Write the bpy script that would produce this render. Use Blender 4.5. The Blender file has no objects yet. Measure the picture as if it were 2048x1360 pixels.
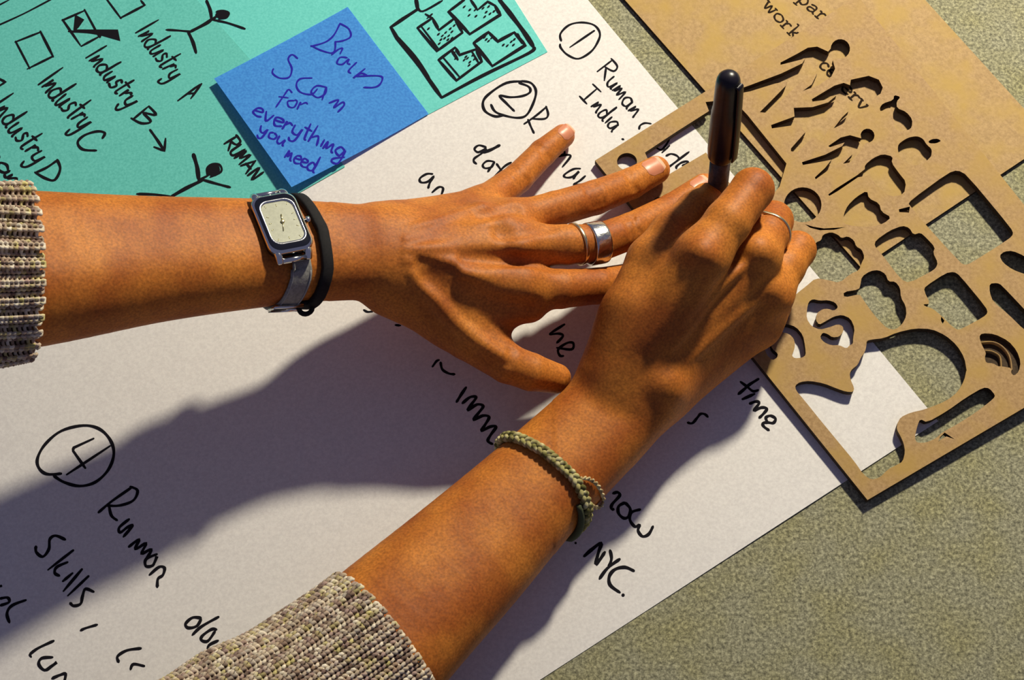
import bpy, math, random
import numpy as np
from mathutils import Vector, Matrix

random.seed(7)
rng = np.random.default_rng(7)
scene = bpy.context.scene
COL = scene.collection

# ------------------------------------------------------------------ camera
W, H = 2048.0, 1360.0
FPX = 3400.0                       # focal length in pixels
PITCH = math.radians(25.0)         # tilt away from straight down
DIST = 810.0                       # mm from the look-at point on the table
CAM = np.array([0.0, -math.sin(PITCH) * DIST, math.cos(PITCH) * DIST])
cam_data = bpy.data.cameras.new('camera')
cam_data.sensor_width = 36.0
cam_data.lens = 36.0 * FPX / W
cam_data.clip_start = 0.01
cam_data.clip_end = 50.0
cam = bpy.data.objects.new('camera', cam_data)
cam.location = (CAM[0] / 1000, CAM[1] / 1000, CAM[2] / 1000)
cam.rotation_euler = (PITCH, 0, 0)
COL.objects.link(cam)
scene.camera = cam

# ------------------------------------------------------------------ light
world = bpy.data.worlds.new('room_light')
world.use_nodes = True
world.node_tree.nodes['Background'].inputs[0].default_value = (0.37, 0.39, 0.66, 1)
world.node_tree.nodes['Background'].inputs[1].default_value = 0.24
scene.world = world
lamp_data = bpy.data.lights.new('desk_lamp_light', 'AREA')
lamp_data.shape = 'DISK'
lamp_data.size = 0.085
lamp_data.energy = 16.8
lamp_data.color = (1.0, 0.92, 0.71)
lamp = bpy.data.objects.new('desk_lamp_light', lamp_data)
LAMP = Vector((0.43, 0.74, 0.71))
lamp.location = LAMP
lamp.rotation_euler = (Vector((0, 0, 0)) - LAMP).to_track_quat('-Z', 'Y').to_euler()
COL.objects.link(lamp)
scene.view_settings.view_transform = 'Standard'
scene.view_settings.look = 'None'
scene.view_settings.exposure = 0.0
scene.view_settings.gamma = 1.0
scene.view_settings.use_curve_mapping = False

# ------------------------------------------------------------------ helpers
CP, SP = math.cos(PITCH), math.sin(PITCH)

def ray(u, v):
    x = (u - W / 2) / FPX
    y = -(v - H / 2) / FPX
    d = np.array([x, y * CP + SP, y * SP - CP])
    return d / np.linalg.norm(d)

def P(u, v, z=0.0):
    """point (mm) at height z seen at photo position (u, v)"""
    d = ray(u, v)
    return CAM + d * ((z - CAM[2]) / d[2])

def PP(u, v, plane):
    p0, n = plane
    d = ray(u, v)
    return CAM + d * (np.dot(p0 - CAM, n) / np.dot(d, n))

def unit(v):
    v = np.asarray(v, float)
    return v / np.linalg.norm(v)

def mesh_obj(name, verts, faces, mats, parent=None, smooth=False, mat_idx=None):
    me = bpy.data.meshes.new(name)
    verts = np.asarray(verts, float) / 1000.0
    if isinstance(faces, np.ndarray):
        nf, k = faces.shape
        me.vertices.add(len(verts))
        me.vertices.foreach_set('co', verts.ravel())
        me.loops.add(nf * k)
        me.loops.foreach_set('vertex_index', faces.ravel().astype(np.int32))
        me.polygons.add(nf)
        me.polygons.foreach_set('loop_start', (np.arange(nf) * k).astype(np.int32))
        me.polygons.foreach_set('loop_total', np.full(nf, k, np.int32))
        me.update(calc_edges=True)
    else:
        me.from_pydata([tuple(p) for p in verts], [], [tuple(f) for f in faces])
    if not isinstance(mats, (list, tuple)):
        mats = [mats]
    for m in mats:
        me.materials.append(m)
    if mat_idx is not None:
        me.polygons.foreach_set('material_index', np.asarray(mat_idx, np.int32))
    if smooth:
        me.polygons.foreach_set('use_smooth', np.ones(len(me.polygons), bool))
    me.update()
    o = bpy.data.objects.new(name, me)
    COL.objects.link(o)
    if parent is not None:
        o.parent = parent
    return o

def thing(name, label, cat, loc=(0, 0, 0), group=None):
    o = bpy.data.objects.new(name, None)
    o.empty_display_size = 0.02
    COL.objects.link(o)
    o['label'] = label
    o['category'] = cat
    if group:
        o['group'] = group
    return o

def tag(o, label=None, cat=None, group=None, kind=None):
    if label: o['label'] = label
    if cat: o['category'] = cat
    if group: o['group'] = group
    if kind: o['kind'] = kind
    return o

class MB:
    """collects simple shapes into one mesh"""
    def __init__(s): s.v = []; s.f = []; s.n = 0
    def add(s, v, f):
        v = np.asarray(v, float); s.v.append(v)
        s.f += [tuple(int(i) + s.n for i in q) for q in f]; s.n += len(v)
    def tube(s, pts, r, sides=8, closed=False, caps=True, flat=None):
        pts = np.asarray(pts, float); n = len(pts)
        rr = np.full(n, r, float) if np.isscalar(r) else np.asarray(r, float)
        if closed:
            T = np.roll(pts, -1, 0) - np.roll(pts, 1, 0)
        else:
            T = np.gradient(pts, axis=0)
        T /= np.linalg.norm(T, axis=1)[:, None]
        a = np.array([0, 0, 1.0]) if flat is None else None
        ring = []
        prev = None
        for i in range(n):
            if flat is not None:
                nrm = flat[i][0] - T[i] * np.dot(flat[i][0], T[i]); nrm = unit(nrm)
            else:
                ref = a if prev is None else prev
                if prev is None and abs(T[i][2]) > .9: ref = np.array([1.0, 0, 0])
                nrm = unit(ref - T[i] * np.dot(ref, T[i]))
            prev = nrm
            bn = np.cross(T[i], nrm)
            ang = np.arange(sides) * 2 * math.pi / sides
            if flat is not None:
                hh, ww = flat[i][1], flat[i][2]
                ca, sa = np.cos(ang), np.sin(ang)
                ca = np.sign(ca) * np.abs(ca) ** .45; sa = np.sign(sa) * np.abs(sa) ** .45
                ring.append(pts[i] + np.outer(ca * hh, nrm) + np.outer(sa * ww, bn))
            else:
                ring.append(pts[i] + rr[i] * (np.outer(np.cos(ang), nrm) + np.outer(np.sin(ang), bn)))
        V = np.concatenate(ring); F = []
        for i in range(n if closed else n - 1):
            j = (i + 1) % n
            for k in range(sides):
                k2 = (k + 1) % sides
                F.append((i * sides + k, i * sides + k2, j * sides + k2, j * sides + k))
        if caps and not closed:
            F.append(tuple(range(sides))[::-1]); F.append(tuple((n - 1) * sides + k for k in range(sides)))
        s.add(V, F)
    def build(s, name, mat, parent=None, smooth=True):
        return mesh_obj(name, np.concatenate(s.v), s.f, mat, parent, smooth)

def catmull(pts, sub=5, closed=False):
    pts = np.asarray(pts, float)
    if len(pts) < 3 and not closed: 
        t = np.linspace(0, 1, 4)[:, None]
        return pts[0] * (1 - t) + pts[-1] * t
    n = len(pts); out = []
    rngs = range(n if closed else n - 1)
    for i in rngs:
        if closed:
            p0, p1, p2, p3 = pts[(i - 1) % n], pts[i], pts[(i + 1) % n], pts[(i + 2) % n]
        else:
            p0, p1, p2, p3 = pts[max(i - 1, 0)], pts[i], pts[i + 1], pts[min(i + 2, n - 1)]
        for k in range(sub):
            t = k / sub
            out.append(.5 * ((2 * p1) + (-p0 + p2) * t + (2 * p0 - 5 * p1 + 4 * p2 - p3) * t * t + (-p0 + 3 * p1 - 3 * p2 + p3) * t ** 3))
    if not closed: out.append(pts[-1])
    return np.array(out)

# ------------------------------------------------------------------ materials
def new_mat(name):
    m = bpy.data.materials.new(name); m.use_nodes = True
    return m, m.node_tree.nodes, m.node_tree.links, m.node_tree.nodes['Principled BSDF']

def grain_mat(name, c1, c2, scale=900, rough=.75, bump=.0, bump_scale=400, c3=None, detail=4, spec=.3, metal=0, big=None, contrast=(.35, .65)):
    """two/three toned fine mottled material in object space"""
    m, N, L, b = new_mat(name)
    tc = N.new('ShaderNodeTexCoord')
    n = N.new('ShaderNodeTexNoise'); n.inputs['Scale'].default_value = scale; n.inputs['Detail'].default_value = detail
    n.inputs['Roughness'].default_value = .7
    L.new(tc.outputs['Object'], n.inputs['Vector'])
    r = N.new('ShaderNodeValToRGB'); L.new(n.outputs['Fac'], r.inputs['Fac'])
    r.color_ramp.elements[0].position = contrast[0]; r.color_ramp.elements[0].color = (*c1, 1)
    r.color_ramp.elements[1].position = contrast[1]; r.color_ramp.elements[1].color = (*c2, 1)
    out = r.outputs['Color']
    if c3 is not None:
        n3 = N.new('ShaderNodeTexNoise'); n3.inputs['Scale'].default_value = big or 30; n3.inputs['Detail'].default_value = 3
        L.new(tc.outputs['Object'], n3.inputs['Vector'])
        r3 = N.new('ShaderNodeValToRGB'); L.new(n3.outputs['Fac'], r3.inputs['Fac'])
        r3.color_ramp.elements[0].position = .42; r3.color_ramp.elements[0].color = (0, 0, 0, 1)
        r3.color_ramp.elements[1].position = .72; r3.color_ramp.elements[1].color = (1, 1, 1, 1)
        mx = N.new('ShaderNodeMix'); mx.data_type = 'RGBA'
        L.new(r3.outputs['Color'], mx.inputs[0]); L.new(out, mx.inputs[6]); mx.inputs[7].default_value = (*c3, 1)
        out = mx.outputs[2]
    L.new(out, b.inputs['Base Color'])
    b.inputs['Roughness'].default_value = rough
    b.inputs['Specular IOR Level'].default_value = spec
    b.inputs['Metallic'].default_value = metal
    if bump:
        nb = N.new('ShaderNodeTexNoise'); nb.inputs['Scale'].default_value = bump_scale; nb.inputs['Detail'].default_value = 3
        L.new(tc.outputs['Object'], nb.inputs['Vector'])
        bp = N.new('ShaderNodeBump'); bp.inputs['Strength'].default_value = bump; bp.inputs['Distance'].default_value = .0006
        L.new(nb.outputs['Fac'], bp.inputs['Height']); L.new(bp.outputs['Normal'], b.inputs['Normal'])
    return m

def plain(name, c, rough=.5, metal=0, spec=.5):
    m, N, L, b = new_mat(name)
    b.inputs['Base Color'].default_value = (*c, 1); b.inputs['Roughness'].default_value = rough
    b.inputs['Metallic'].default_value = metal; b.inputs['Specular IOR Level'].default_value = spec
    return m

M_paper = grain_mat('white_paper', (.70, .67, .66), (.82, .79, .77), 700, .7, .25, 60, spec=.25)
M_teal = grain_mat('teal_paper', (.10, .48, .43), (.15, .60, .54), 800, .7, .1, 100, spec=.25)
M_teal2 = grain_mat('cyan_paper', (.12, .56, .52), (.17, .67, .62), 800, .7, .1, 100, spec=.25)
M_ink = plain('black_ink', (.009, .008, .012), .8, 0, .08)
M_blueink = plain('blue_ink', (.02, .015, .36), .7, 0, .1)
M_print = plain('dark_print', (.022, .012, .006), .8, 0, .08)

m, N, L, b = new_mat('blue_note_paper')
tc = N.new('ShaderNodeTexCoord'); n = N.new('ShaderNodeTexNoise'); n.inputs['Scale'].default_value = 800
L.new(tc.outputs['Object'], n.inputs['Vector'])
r = N.new('ShaderNodeValToRGB'); L.new(n.outputs['Fac'], r.inputs['Fac'])
r.color_ramp.elements[0].position = .35; r.color_ramp.elements[0].color = (.035, .26, .78, 1)
r.color_ramp.elements[1].position = .65; r.color_ramp.elements[1].color = (.060, .36, .93, 1)
L.new(r.outputs['Color'], b.inputs['Base Color']); b.inputs['Roughness'].default_value = .7
tr = N.new('ShaderNodeBsdfTranslucent'); tr.inputs['Color'].default_value = (.03, .16, .8, 1)
ms = N.new('ShaderNodeMixShader'); ms.inputs[0].default_value = .22
L.new(b.outputs[0], ms.inputs[1]); L.new(tr.outputs[0], ms.inputs[2])
L.new(ms.outputs[0], N['Material Output'].inputs['Surface'])
M_note = m

M_board = grain_mat('tan_fibreboard', (.34, .21, .085), (.48, .31, .135), 550, .65, .12, 500, c3=(.44, .28, .07), big=60, spec=.25)
M_plate = grain_mat('cut_fibreboard', (.32, .19, .078), (.46, .29, .13), 550, .65, .12, 500, c3=(.42, .26, .07), big=60, spec=.25)
M_burnt = grain_mat('burnt_cut_edge', (.035, .02, .010), (.075, .045, .022), 600, .8)

# speckled greenish laminate of the table
m, N, L, b = new_mat('speckled_table')
tc = N.new('ShaderNodeTexCoord')
n1 = N.new('ShaderNodeTexNoise'); n1.inputs['Scale'].default_value = 620; n1.inputs['Detail'].default_value = 4; n1.inputs['Roughness'].default_value = .75
n2 = N.new('ShaderNodeTexVoronoi'); n2.inputs['Scale'].default_value = 330; n2.feature = 'DISTANCE_TO_EDGE'
n3 = N.new('ShaderNodeTexNoise'); n3.inputs['Scale'].default_value = 45; n3.inputs['Detail'].default_value = 3
wn = N.new('ShaderNodeTexNoise'); wn.inputs['Scale'].default_value = 150
va = N.new('ShaderNodeVectorMath'); va.operation = 'MULTIPLY_ADD'; va.inputs[1].default_value = (.01, .01, .01)
L.new(tc.outputs['Object'], wn.inputs['Vector']); L.new(wn.outputs['Color'], va.inputs[0]); L.new(tc.outputs['Object'], va.inputs[2])
L.new(tc.outputs['Object'], n1.inputs['Vector']); L.new(va.outputs[0], n2.inputs['Vector']); L.new(tc.outputs['Object'], n3.inputs['Vector'])
r1 = N.new('ShaderNodeValToRGB'); L.new(n1.outputs['Fac'], r1.inputs['Fac'])
e = r1.color_ramp.elements
e[0].position = .30; e[0].color = (.06, .058, .04, 1)
e[1].position = .68; e[1].color = (.53, .51, .34, 1)
k = e.new(.48); k.color = (.245, .235, .155, 1)
r2 = N.new('ShaderNodeValToRGB'); L.new(n2.outputs['Distance'], r2.inputs['Fac'])
r2.color_ramp.elements[0].position = .0; r2.color_ramp.elements[0].color = (.62, .62, .62, 1)
r2.color_ramp.elements[1].position = .12; r2.color_ramp.elements[1].color = (1, 1, 1, 1)
mx = N.new('ShaderNodeMix'); mx.data_type = 'RGBA'; mx.blend_type = 'MULTIPLY'; mx.inputs[0].default_value = .55
L.new(r1.outputs['Color'], mx.inputs[6]); L.new(r2.outputs['Color'], mx.inputs[7])
r3 = N.new('ShaderNodeValToRGB'); L.new(n3.outputs['Fac'], r3.inputs['Fac'])
r3.color_ramp.elements[0].position = .4; r3.color_ramp.elements[0].color = (1, 1, 1, 1)
r3.color_ramp.elements[1].position = .7; r3.color_ramp.elements[1].color = (1.0, .96, .68, 1)
mx2 = N.new('ShaderNodeMix'); mx2.data_type = 'RGBA'; mx2.blend_type = 'MULTIPLY'; mx2.inputs[0].default_value = .7
L.new(mx.outputs[2], mx2.inputs[6]); L.new(r3.outputs['Color'], mx2.inputs[7])
L.new(mx2.outputs[2], b.inputs['Base Color']); b.inputs['Roughness'].default_value = .7; b.inputs['Specular IOR Level'].default_value = .2
M_table = m
M_edge = plain('table_edge', (.09, .07, .045), .6)

# skin
m, N, L, b = new_mat('brown_skin')
tc = N.new('ShaderNodeTexCoord')
n1 = N.new('ShaderNodeTexNoise'); n1.inputs['Scale'].default_value = 38; n1.inputs['Detail'].default_value = 5
L.new(tc.outputs['Object'], n1.inputs['Vector'])
r1 = N.new('ShaderNodeValToRGB'); L.new(n1.outputs['Fac'], r1.inputs['Fac'])
r1.color_ramp.elements[0].position = .35; r1.color_ramp.elements[0].color = (.35, .092, .013, 1)
r1.color_ramp.elements[1].position = .68; r1.color_ramp.elements[1].color = (.56, .195, .027, 1)
n2 = N.new('ShaderNodeTexNoise'); n2.inputs['Scale'].default_value = 900; n2.inputs['Detail'].default_value = 3
L.new(tc.outputs['Object'], n2.inputs['Vector'])
r2 = N.new('ShaderNodeValToRGB'); L.new(n2.outputs['Fac'], r2.inputs['Fac'])
r2.color_ramp.elements[0].position = .3; r2.color_ramp.elements[0].color = (.72, .70, .70, 1)
r2.color_ramp.elements[1].position = .7; r2.color_ramp.elements[1].color = (1.25, 1.25, 1.25, 1)
mx = N.new('ShaderNodeMix'); mx.data_type = 'RGBA'; mx.blend_type = 'MULTIPLY'; mx.inputs[0].default_value = 1
L.new(r1.outputs['Color'], mx.inputs[6]); L.new(r2.outputs['Color'], mx.inputs[7])
at = N.new('ShaderNodeAttribute'); at.attribute_name = 'tipness'
mx3 = N.new('ShaderNodeMix'); mx3.data_type = 'RGBA'; L.new(at.outputs['Fac'], mx3.inputs[0])
L.new(mx.outputs[2], mx3.inputs[6]); mx3.inputs[7].default_value = (.62, .20, .11, 1)
L.new(mx3.outputs[2], b.inputs['Base Color'])
b.inputs['Roughness'].default_value = .56; b.inputs['Specular IOR Level'].default_value = .25
b.inputs['Subsurface Weight'].default_value = .12
b.inputs['Subsurface Radius'].default_value = (1.0, .3, .12)
b.inputs['Subsurface Scale'].default_value = .004
v1 = N.new('ShaderNodeTexVoronoi'); v1.inputs['Scale'].default_value = 620
L.new(tc.outputs['Object'], v1.inputs['Vector'])
n4 = N.new('ShaderNodeTexNoise'); n4.inputs['Scale'].default_value = 120; n4.inputs['Detail'].default_value = 4
L.new(tc.outputs['Object'], n4.inputs['Vector'])
ad = N.new('ShaderNodeMath'); ad.operation = 'MULTIPLY_ADD'; L.new(v1.outputs['Distance'], ad.inputs[0]); ad.inputs[1].default_value = .12; L.new(n4.outputs['Fac'], ad.inputs[2])
bp = N.new('ShaderNodeBump'); bp.inputs['Strength'].default_value = .3; bp.inputs['Distance'].default_value = .0008
L.new(ad.outputs[0], bp.inputs['Height']); L.new(bp.outputs['Normal'], b.inputs['Normal'])
M_skin = m
M_nail = plain('pink_nail', (.62, .235, .13), .38)
M_nailtip = plain('pale_nail_tip', (.72, .42, .27), .4)
M_chrome = plain('polished_steel', (.80, .80, .78), .16, 1)
M_steelreflect = plain('steel_dark_reflection', (.13, .13, .13), .14, 1)  # same polished steel, a dark mirrored reflection painted into its base colour
M_silver = grain_mat('hammered_silver', (.62, .62, .60), (.88, .88, .86), 300, .22, .6, 260, metal=1)
M_gold = plain('pale_gold', (.80, .66, .42), .25, 1)
M_dial = grain_mat('watch_dial', (.28, .29, .21), (.36, .37, .27), 600, .35)
M_gold2 = plain('gold_hand', (.95, .85, .45), .3, 1)
M_black = plain('black_metal_side', (.02, .02, .02), .25)
M_strap = grain_mat('grey_leather', (.19, .185, .175), (.29, .285, .27), 700, .6, .4, 500)
M_elastic = grain_mat('black_elastic', (.004, .004, .005), (.010, .008, .010), 700, .8)
M_cap = grain_mat('black_plastic', (.008, .006, .013), (.015, .012, .020), 300, .32, spec=.35)
M_barrel = grain_mat('dark_clear_barrel', (.045, .035, .034), (.10, .08, .075), 260, .25)
M_stitch = plain('grey_thread', (.35, .35, .36), .8)

def attr_mat(name, attr, rough=.9):
    m, N, L, b = new_mat(name)
    a = N.new('ShaderNodeAttribute'); a.attribute_name = attr
    L.new(a.outputs['Color'], b.inputs['Base Color']); b.inputs['Roughness'].default_value = rough
    b.inputs['Specular IOR Level'].default_value = .1
    return m
M_yarn = attr_mat('marled_yarn', 'yarn_colour')
M_cord = attr_mat('olive_cord', 'yarn_colour')

# ------------------------------------------------------------------ table
tb = thing('table', 'speckled grey green table top under the papers and boards', 'table')
x0, x1, y0, y1, th = -620, 760, -480, 620, 28
v = []
for z in (0, -th):
    v += [(x0, y0, z), (x1, y0, z), (x1, y1, z), (x0, y1, z)]
mesh_obj('tabletop', v, [(0, 1, 2, 3)], M_table, tb)
mesh_obj('edge_band', v, [(7, 6, 5, 4), (0, 4, 5, 1), (1, 5, 6, 2), (2, 6, 7, 3), (3, 7, 4, 0)], M_edge, tb)

# ------------------------------------------------------------------ papers
def hpaper(x, y):
    """gentle waviness of the big sheet (mm above the table)"""
    return .55 + .35 * np.sin(x / 47.0 + y / 90.0) * np.sin(y / 38.0 - x / 130.0) + .15 * np.sin(x / 21 + 1.3)

def quad_sheet(name, c, z0, mat, parent=None, nx=60, ny=60, thick=.15, extra=None, follow=True):
    """c: four corners (xy) in order; bilinear grid with thickness"""
    c = [np.asarray(p[:2], float) for p in c]
    top = []
    for j in range(ny + 1):
        t = j / ny
        for i in range(nx + 1):
            s = i / nx
            q = (c[0] * (1 - s) + c[1] * s) * (1 - t) + (c[3] * (1 - s) + c[2] * s) * t
            z = z0 + (float(hpaper(q[0], q[1])) if follow else 0)
            if extra: z += extra(s, t, q)
            top.append((q[0], q[1], z))
    n = len(top); V = top + [(a, b_, z - thick) for a, b_, z in top]
    F = []
    g = lambda i, j: j * (nx + 1) + i
    for j in range(ny):
        for i in range(nx):
            F.append((g(i, j), g(i + 1, j), g(i + 1, j + 1), g(i, j + 1)))
            F.append((n + g(i, j + 1), n + g(i + 1, j + 1), n + g(i + 1, j), n + g(i, j)))
    V = V + V
    g0 = g; g = lambda i, j: 2 * n + g0(i, j)
    for i in range(nx):
        F.append((g(i, 0), n + g(i, 0), n + g(i + 1, 0), g(i + 1, 0)))
        F.append((g(i + 1, ny), n + g(i + 1, ny), n + g(i, ny), g(i, ny)))
    for j in range(ny):
        F.append((g(0, j + 1), n + g(0, j + 1), n + g(0, j), g(0, j)))
        F.append((g(nx, j), n + g(nx, j), n + g(nx, j + 1), g(nx, j + 1)))
    return mesh_obj(name, V, F, mat, parent, True)

class Ink:
    """strokes of ink laid on a surface; proj maps photo position to a point on it"""
    def __init__(s, proj): s.proj = proj; s.items = []; s.k = 0
    def line(s, pts, w=4.0, smooth=True, closed=False, taper=True):
        pts = catmull(pts, 5, closed) if smooth else np.asarray(pts, float)
        if not smooth:
            q = []
            for a, c in zip(pts[:-1], pts[1:]):
                for t in np.linspace(0, 1, 5)[:-1]: q.append(a * (1 - t) + c * t)
            q.append(pts[-1]); pts = np.array(q)
        if closed: pts = np.vstack([pts, pts[:1]])
        X = np.array([s.proj(u, v) for u, v in pts])
        T = np.gradient(X, axis=0); T[:, 2] = 0
        ln = np.linalg.norm(T, axis=1)[:, None]; ln[ln == 0] = 1; T /= ln
        Nn = np.stack([-T[:, 1], T[:, 0], np.zeros(len(T))], 1)
        n = len(X)
        ww = (w * 1.2 / 4.15) / 2 * (1 + .13 * np.sin(np.arange(n) * .9 + s.k))
        if taper and n > 3: ww[0] *= .75; ww[-1] *= .6
        s.k += 1.7
        dz = np.array([0, 0, .004 * (s.k % 7)])
        # round ends
        a0 = X[0] - T[0] * ww[0] * .7; a1 = X[-1] + T[-1] * ww[-1] * .7
        X = np.vstack([a0, X, a1]); Nn = np.vstack([Nn[:1], Nn, Nn[-1:]]); ww = np.concatenate([[ww[0] * .5], ww, [ww[-1] * .5]])
        n += 2
        V = np.concatenate([X + Nn * ww[:, None] + dz, X - Nn * ww[:, None] + dz])
        s.items.append((pts, V, [(i, n + i, n + i + 1, i + 1) for i in range(n - 1)]))
    def poly(s, pts):
        X = np.array([s.proj(u, v) for u, v in pts]); X[:, 2] += .03
        s.items.append((np.array(pts, float), X, [tuple(range(len(X)))]))
    def disc(s, u, v, rx, ry=None):
        ry = ry or rx
        s.poly([(u + rx * math.cos(a), v + ry * math.sin(a)) for a in np.arange(16) * math.pi / 8][::-1])
    def text(s, txt, O, E, up, w=4.0, serif=False, wob=.03):
        """letters along the baseline O->E with cap height vector up"""
        O = np.array(O, float); E = np.array(E, float); up = np.array(up, float)
        tot = sum(GW.get(c, .5) for c in txt); bx = (E - O) / tot
        x = 0
        for c in txt:
            for st in GL.get(c, []):
                pts = []
                for (a, b_) in st:
                    a += random.uniform(-wob, wob); b_ += random.uniform(-wob, wob)
                    pts.append(O + bx * (x + a) + up * b_)
                s.line(pts, w, smooth=len(st) > 2)
            x += GW.get(c, .5)
    def build(s, name, mat, parent, gap=15):
        """strokes lying close together (a word, a drawing) become one part"""
        n = len(s.items); root = list(range(n))
        def find(i):
            while root[i] != i: i = root[i]
            return i
        for i in range(n):
            for j in range(i):
                a, b_ = s.items[i][0], s.items[j][0]
                if np.any(a.min(0) - gap > b_.max(0)) or np.any(b_.min(0) - gap > a.max(0)): continue
                if np.min(np.linalg.norm(a[:, None] - b_[None], axis=2)) < gap: root[find(i)] = find(j)
        out = []
        for r_ in sorted({find(i) for i in range(n)}):
            mb = MB()
            for i in range(n):
                if find(i) == r_: mb.add(s.items[i][1], s.items[i][2])
            out.append(mb.build(name, mat, parent, False))
        return out

GL = {
 'A': [[(0, 0), (.3, 1)], [(.3, 1), (.62, 0)], [(.08, .4), (.55, .4)]],
 'B': [[(.05, 0), (.05, 1)], [(.05, 1), (.5, .85), (.1, .55)], [(.1, .55), (.6, .35), (.4, .02), (.0, 0)]],
 'C': [[(.62, .9), (.35, 1), (.05, .65), (.08, .2), (.35, 0), (.62, .12)]],
 'D': [[(.05, 0), (.05, 1)], [(-.05, 1), (.45, .95), (.65, .5), (.4, .08), (-.05, 0)]],
 'I': [[(.1, 0), (.12, 1)]],
 'J': [[(0, 1), (.5, 1)], [(.25, 1), (.25, 0)], [(0, 0), (.5, 0)]],
 'R': [[(.05, 0), (.08, 1)], [(.0, .95), (.45, .95), (.5, .65), (.1, .45)], [(.15, .45), (.55, 0)]],
 'U': [[(.02, .9), (.05, .1), (.35, .05), (.4, .9)]],
 'M': [[(0, 0), (.05, .9), (.22, .3), (.42, .9), (.5, 0)]],
 'N': [[(0, 0), (.03, .9), (.38, .05), (.42, .95)]],
 'S': [[(.5, .85), (.3, 1), (.08, .8), (.3, .5), (.5, .25), (.25, 0), (.0, .15)]],
 'a': [[(.38, .42), (.2, .5), (.03, .25), (.12, .02), (.3, .1), (.38, .45), (.4, .1), (.48, 0)]],
 'c': [[(.36, .42), (.15, .48), (.03, .2), (.15, 0), (.36, .08)]],
 'd': [[(.36, .38), (.15, .48), (.02, .2), (.15, 0), (.34, .15), (.4, 1)], [(.4, 1), (.38, .1), (.46, 0)]],
 'e': [[(.04, .25), (.36, .32), (.3, .48), (.1, .45), (.03, .15), (.18, 0), (.4, .1)]],
 'f': [[(.35, .9), (.2, 1), (.13, .6), (.1, -.2)], [(0, .45), (.32, .5)]],
 'g': [[(.36, .42), (.15, .48), (.03, .2), (.2, .05), (.36, .4), (.3, -.35), (.1, -.45), (.05, -.25), (.42, .05)]],
 'h': [[(.02, 0), (.05, 1)], [(.04, .25), (.2, .5), (.32, .35), (.34, 0)]],
 'i': [[(.08, .48), (.08, .05)]],
 'k': [[(.03, 0), (.05, 1)], [(.32, .5), (.05, .22), (.36, 0)]],
 'l': [[(.08, 1), (.07, .05)]],
 'm': [[(0, 0), (.05, .48), (.05, .1), (.2, .48), (.24, .05), (.4, .48), (.46, 0)]],
 'n': [[(0, .02), (.06, .48), (.07, .1), (.24, .48), (.32, .05), (.38, 0)]],
 'o': [[(.2, .48), (.03, .3), (.1, .02), (.32, .08), (.34, .4), (.2, .48)]],
 'r': [[(.03, 0), (.06, .48), (.08, .3), (.2, .48), (.32, .42)]],
 's': [[(.32, .44), (.15, .5), (.1, .33), (.28, .18), (.18, 0), (.0, .05)]],
 't': [[(.15, .95), (.14, .05), (.25, 0)], [(0, .6), (.32, .62)]],
 'u': [[(.03, .48), (.05, .08), (.2, .0), (.32, .45), (.34, .05), (.4, 0)]],
 'v': [[(.02, .48), (.17, 0), (.34, .5)]],
 'w': [[(.0, .48), (.1, 0), (.22, .4), (.34, 0), (.46, .5)]],
 'y': [[(.03, .48), (.06, .1), (.25, .05), (.36, .48), (.3, -.3), (.12, -.45), (.02, -.25)]],
 # small printed serif letters
 '1': [[(.05, .5), (.0, .5)], [(.02, .5), (.14, 0), (.26, .45), (.38, 0), (.5, .5)], [(-.05, .5), (.1, .5)], [(.42, .5), (.56, .5)]],
 '2': [[(.2, .5), (.03, .35), (.05, .1), (.22, 0), (.4, .12), (.4, .38), (.22, .5)]],
 '3': [[(.1, .0), (.1, .48)], [(.0, .0), (.22, .0)], [(0, .48), (.1, .48)], [(.1, .3), (.2, .48), (.34, .46)]],
 '4': [[(.1, 0), (.1, .85)], [(0, 0), (.2, 0)], [(0, .85), (.1, .85)], [(.1, .2), (.36, .5)], [(.16, .26), (.4, 0)], [(.3, 0), (.5, 0)], [(.28, .5), (.46, .5)]],
 '5': [[(.38, .4), (.2, .5), (.03, .3), (.08, .05), (.25, 0), (.4, .1)]],
 '6': [[(.04, .28), (.4, .28), (.34, .46), (.16, .48), (.03, .25), (.12, .02), (.3, 0), (.4, .1)]],
 '7': [[(.02, .5), (.18, 0), (.36, .5)], [(-.05, .5), (.1, .5)], [(.28, .5), (.44, .5)]],
 '8': [[(.1, -.25), (.1, .5)], [(0, -.25), (.2, -.25)], [(0, .5), (.1, .5)], [(.1, .4), (.3, .5), (.42, .25), (.3, 0), (.1, .08)]],
 '9': [[(.06, .42), (.25, .5), (.35, .38), (.35, .08), (.45, 0)], [(.35, .28), (.1, .24), (.05, .06), (.2, 0), (.35, .12)]],
}
GW = dict(A=.75, B=.72, C=.75, D=.8, I=.3, J=.6, R=.62, U=.5, M=.6, N=.5, S=.6, a=.52, c=.42, d=.52, e=.44, f=.4, g=.48, h=.44,
          i=.2, k=.42, l=.2, m=.54, n=.44, o=.42, r=.36, s=.38, t=.34, u=.46, v=.4, w=.52, y=.44)
GW.update({' ': .35, '1': .62, '2': .5, '3': .42, '4': .56, '5': .48, '6': .48, '7': .48, '8': .52, '9': .52})

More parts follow.
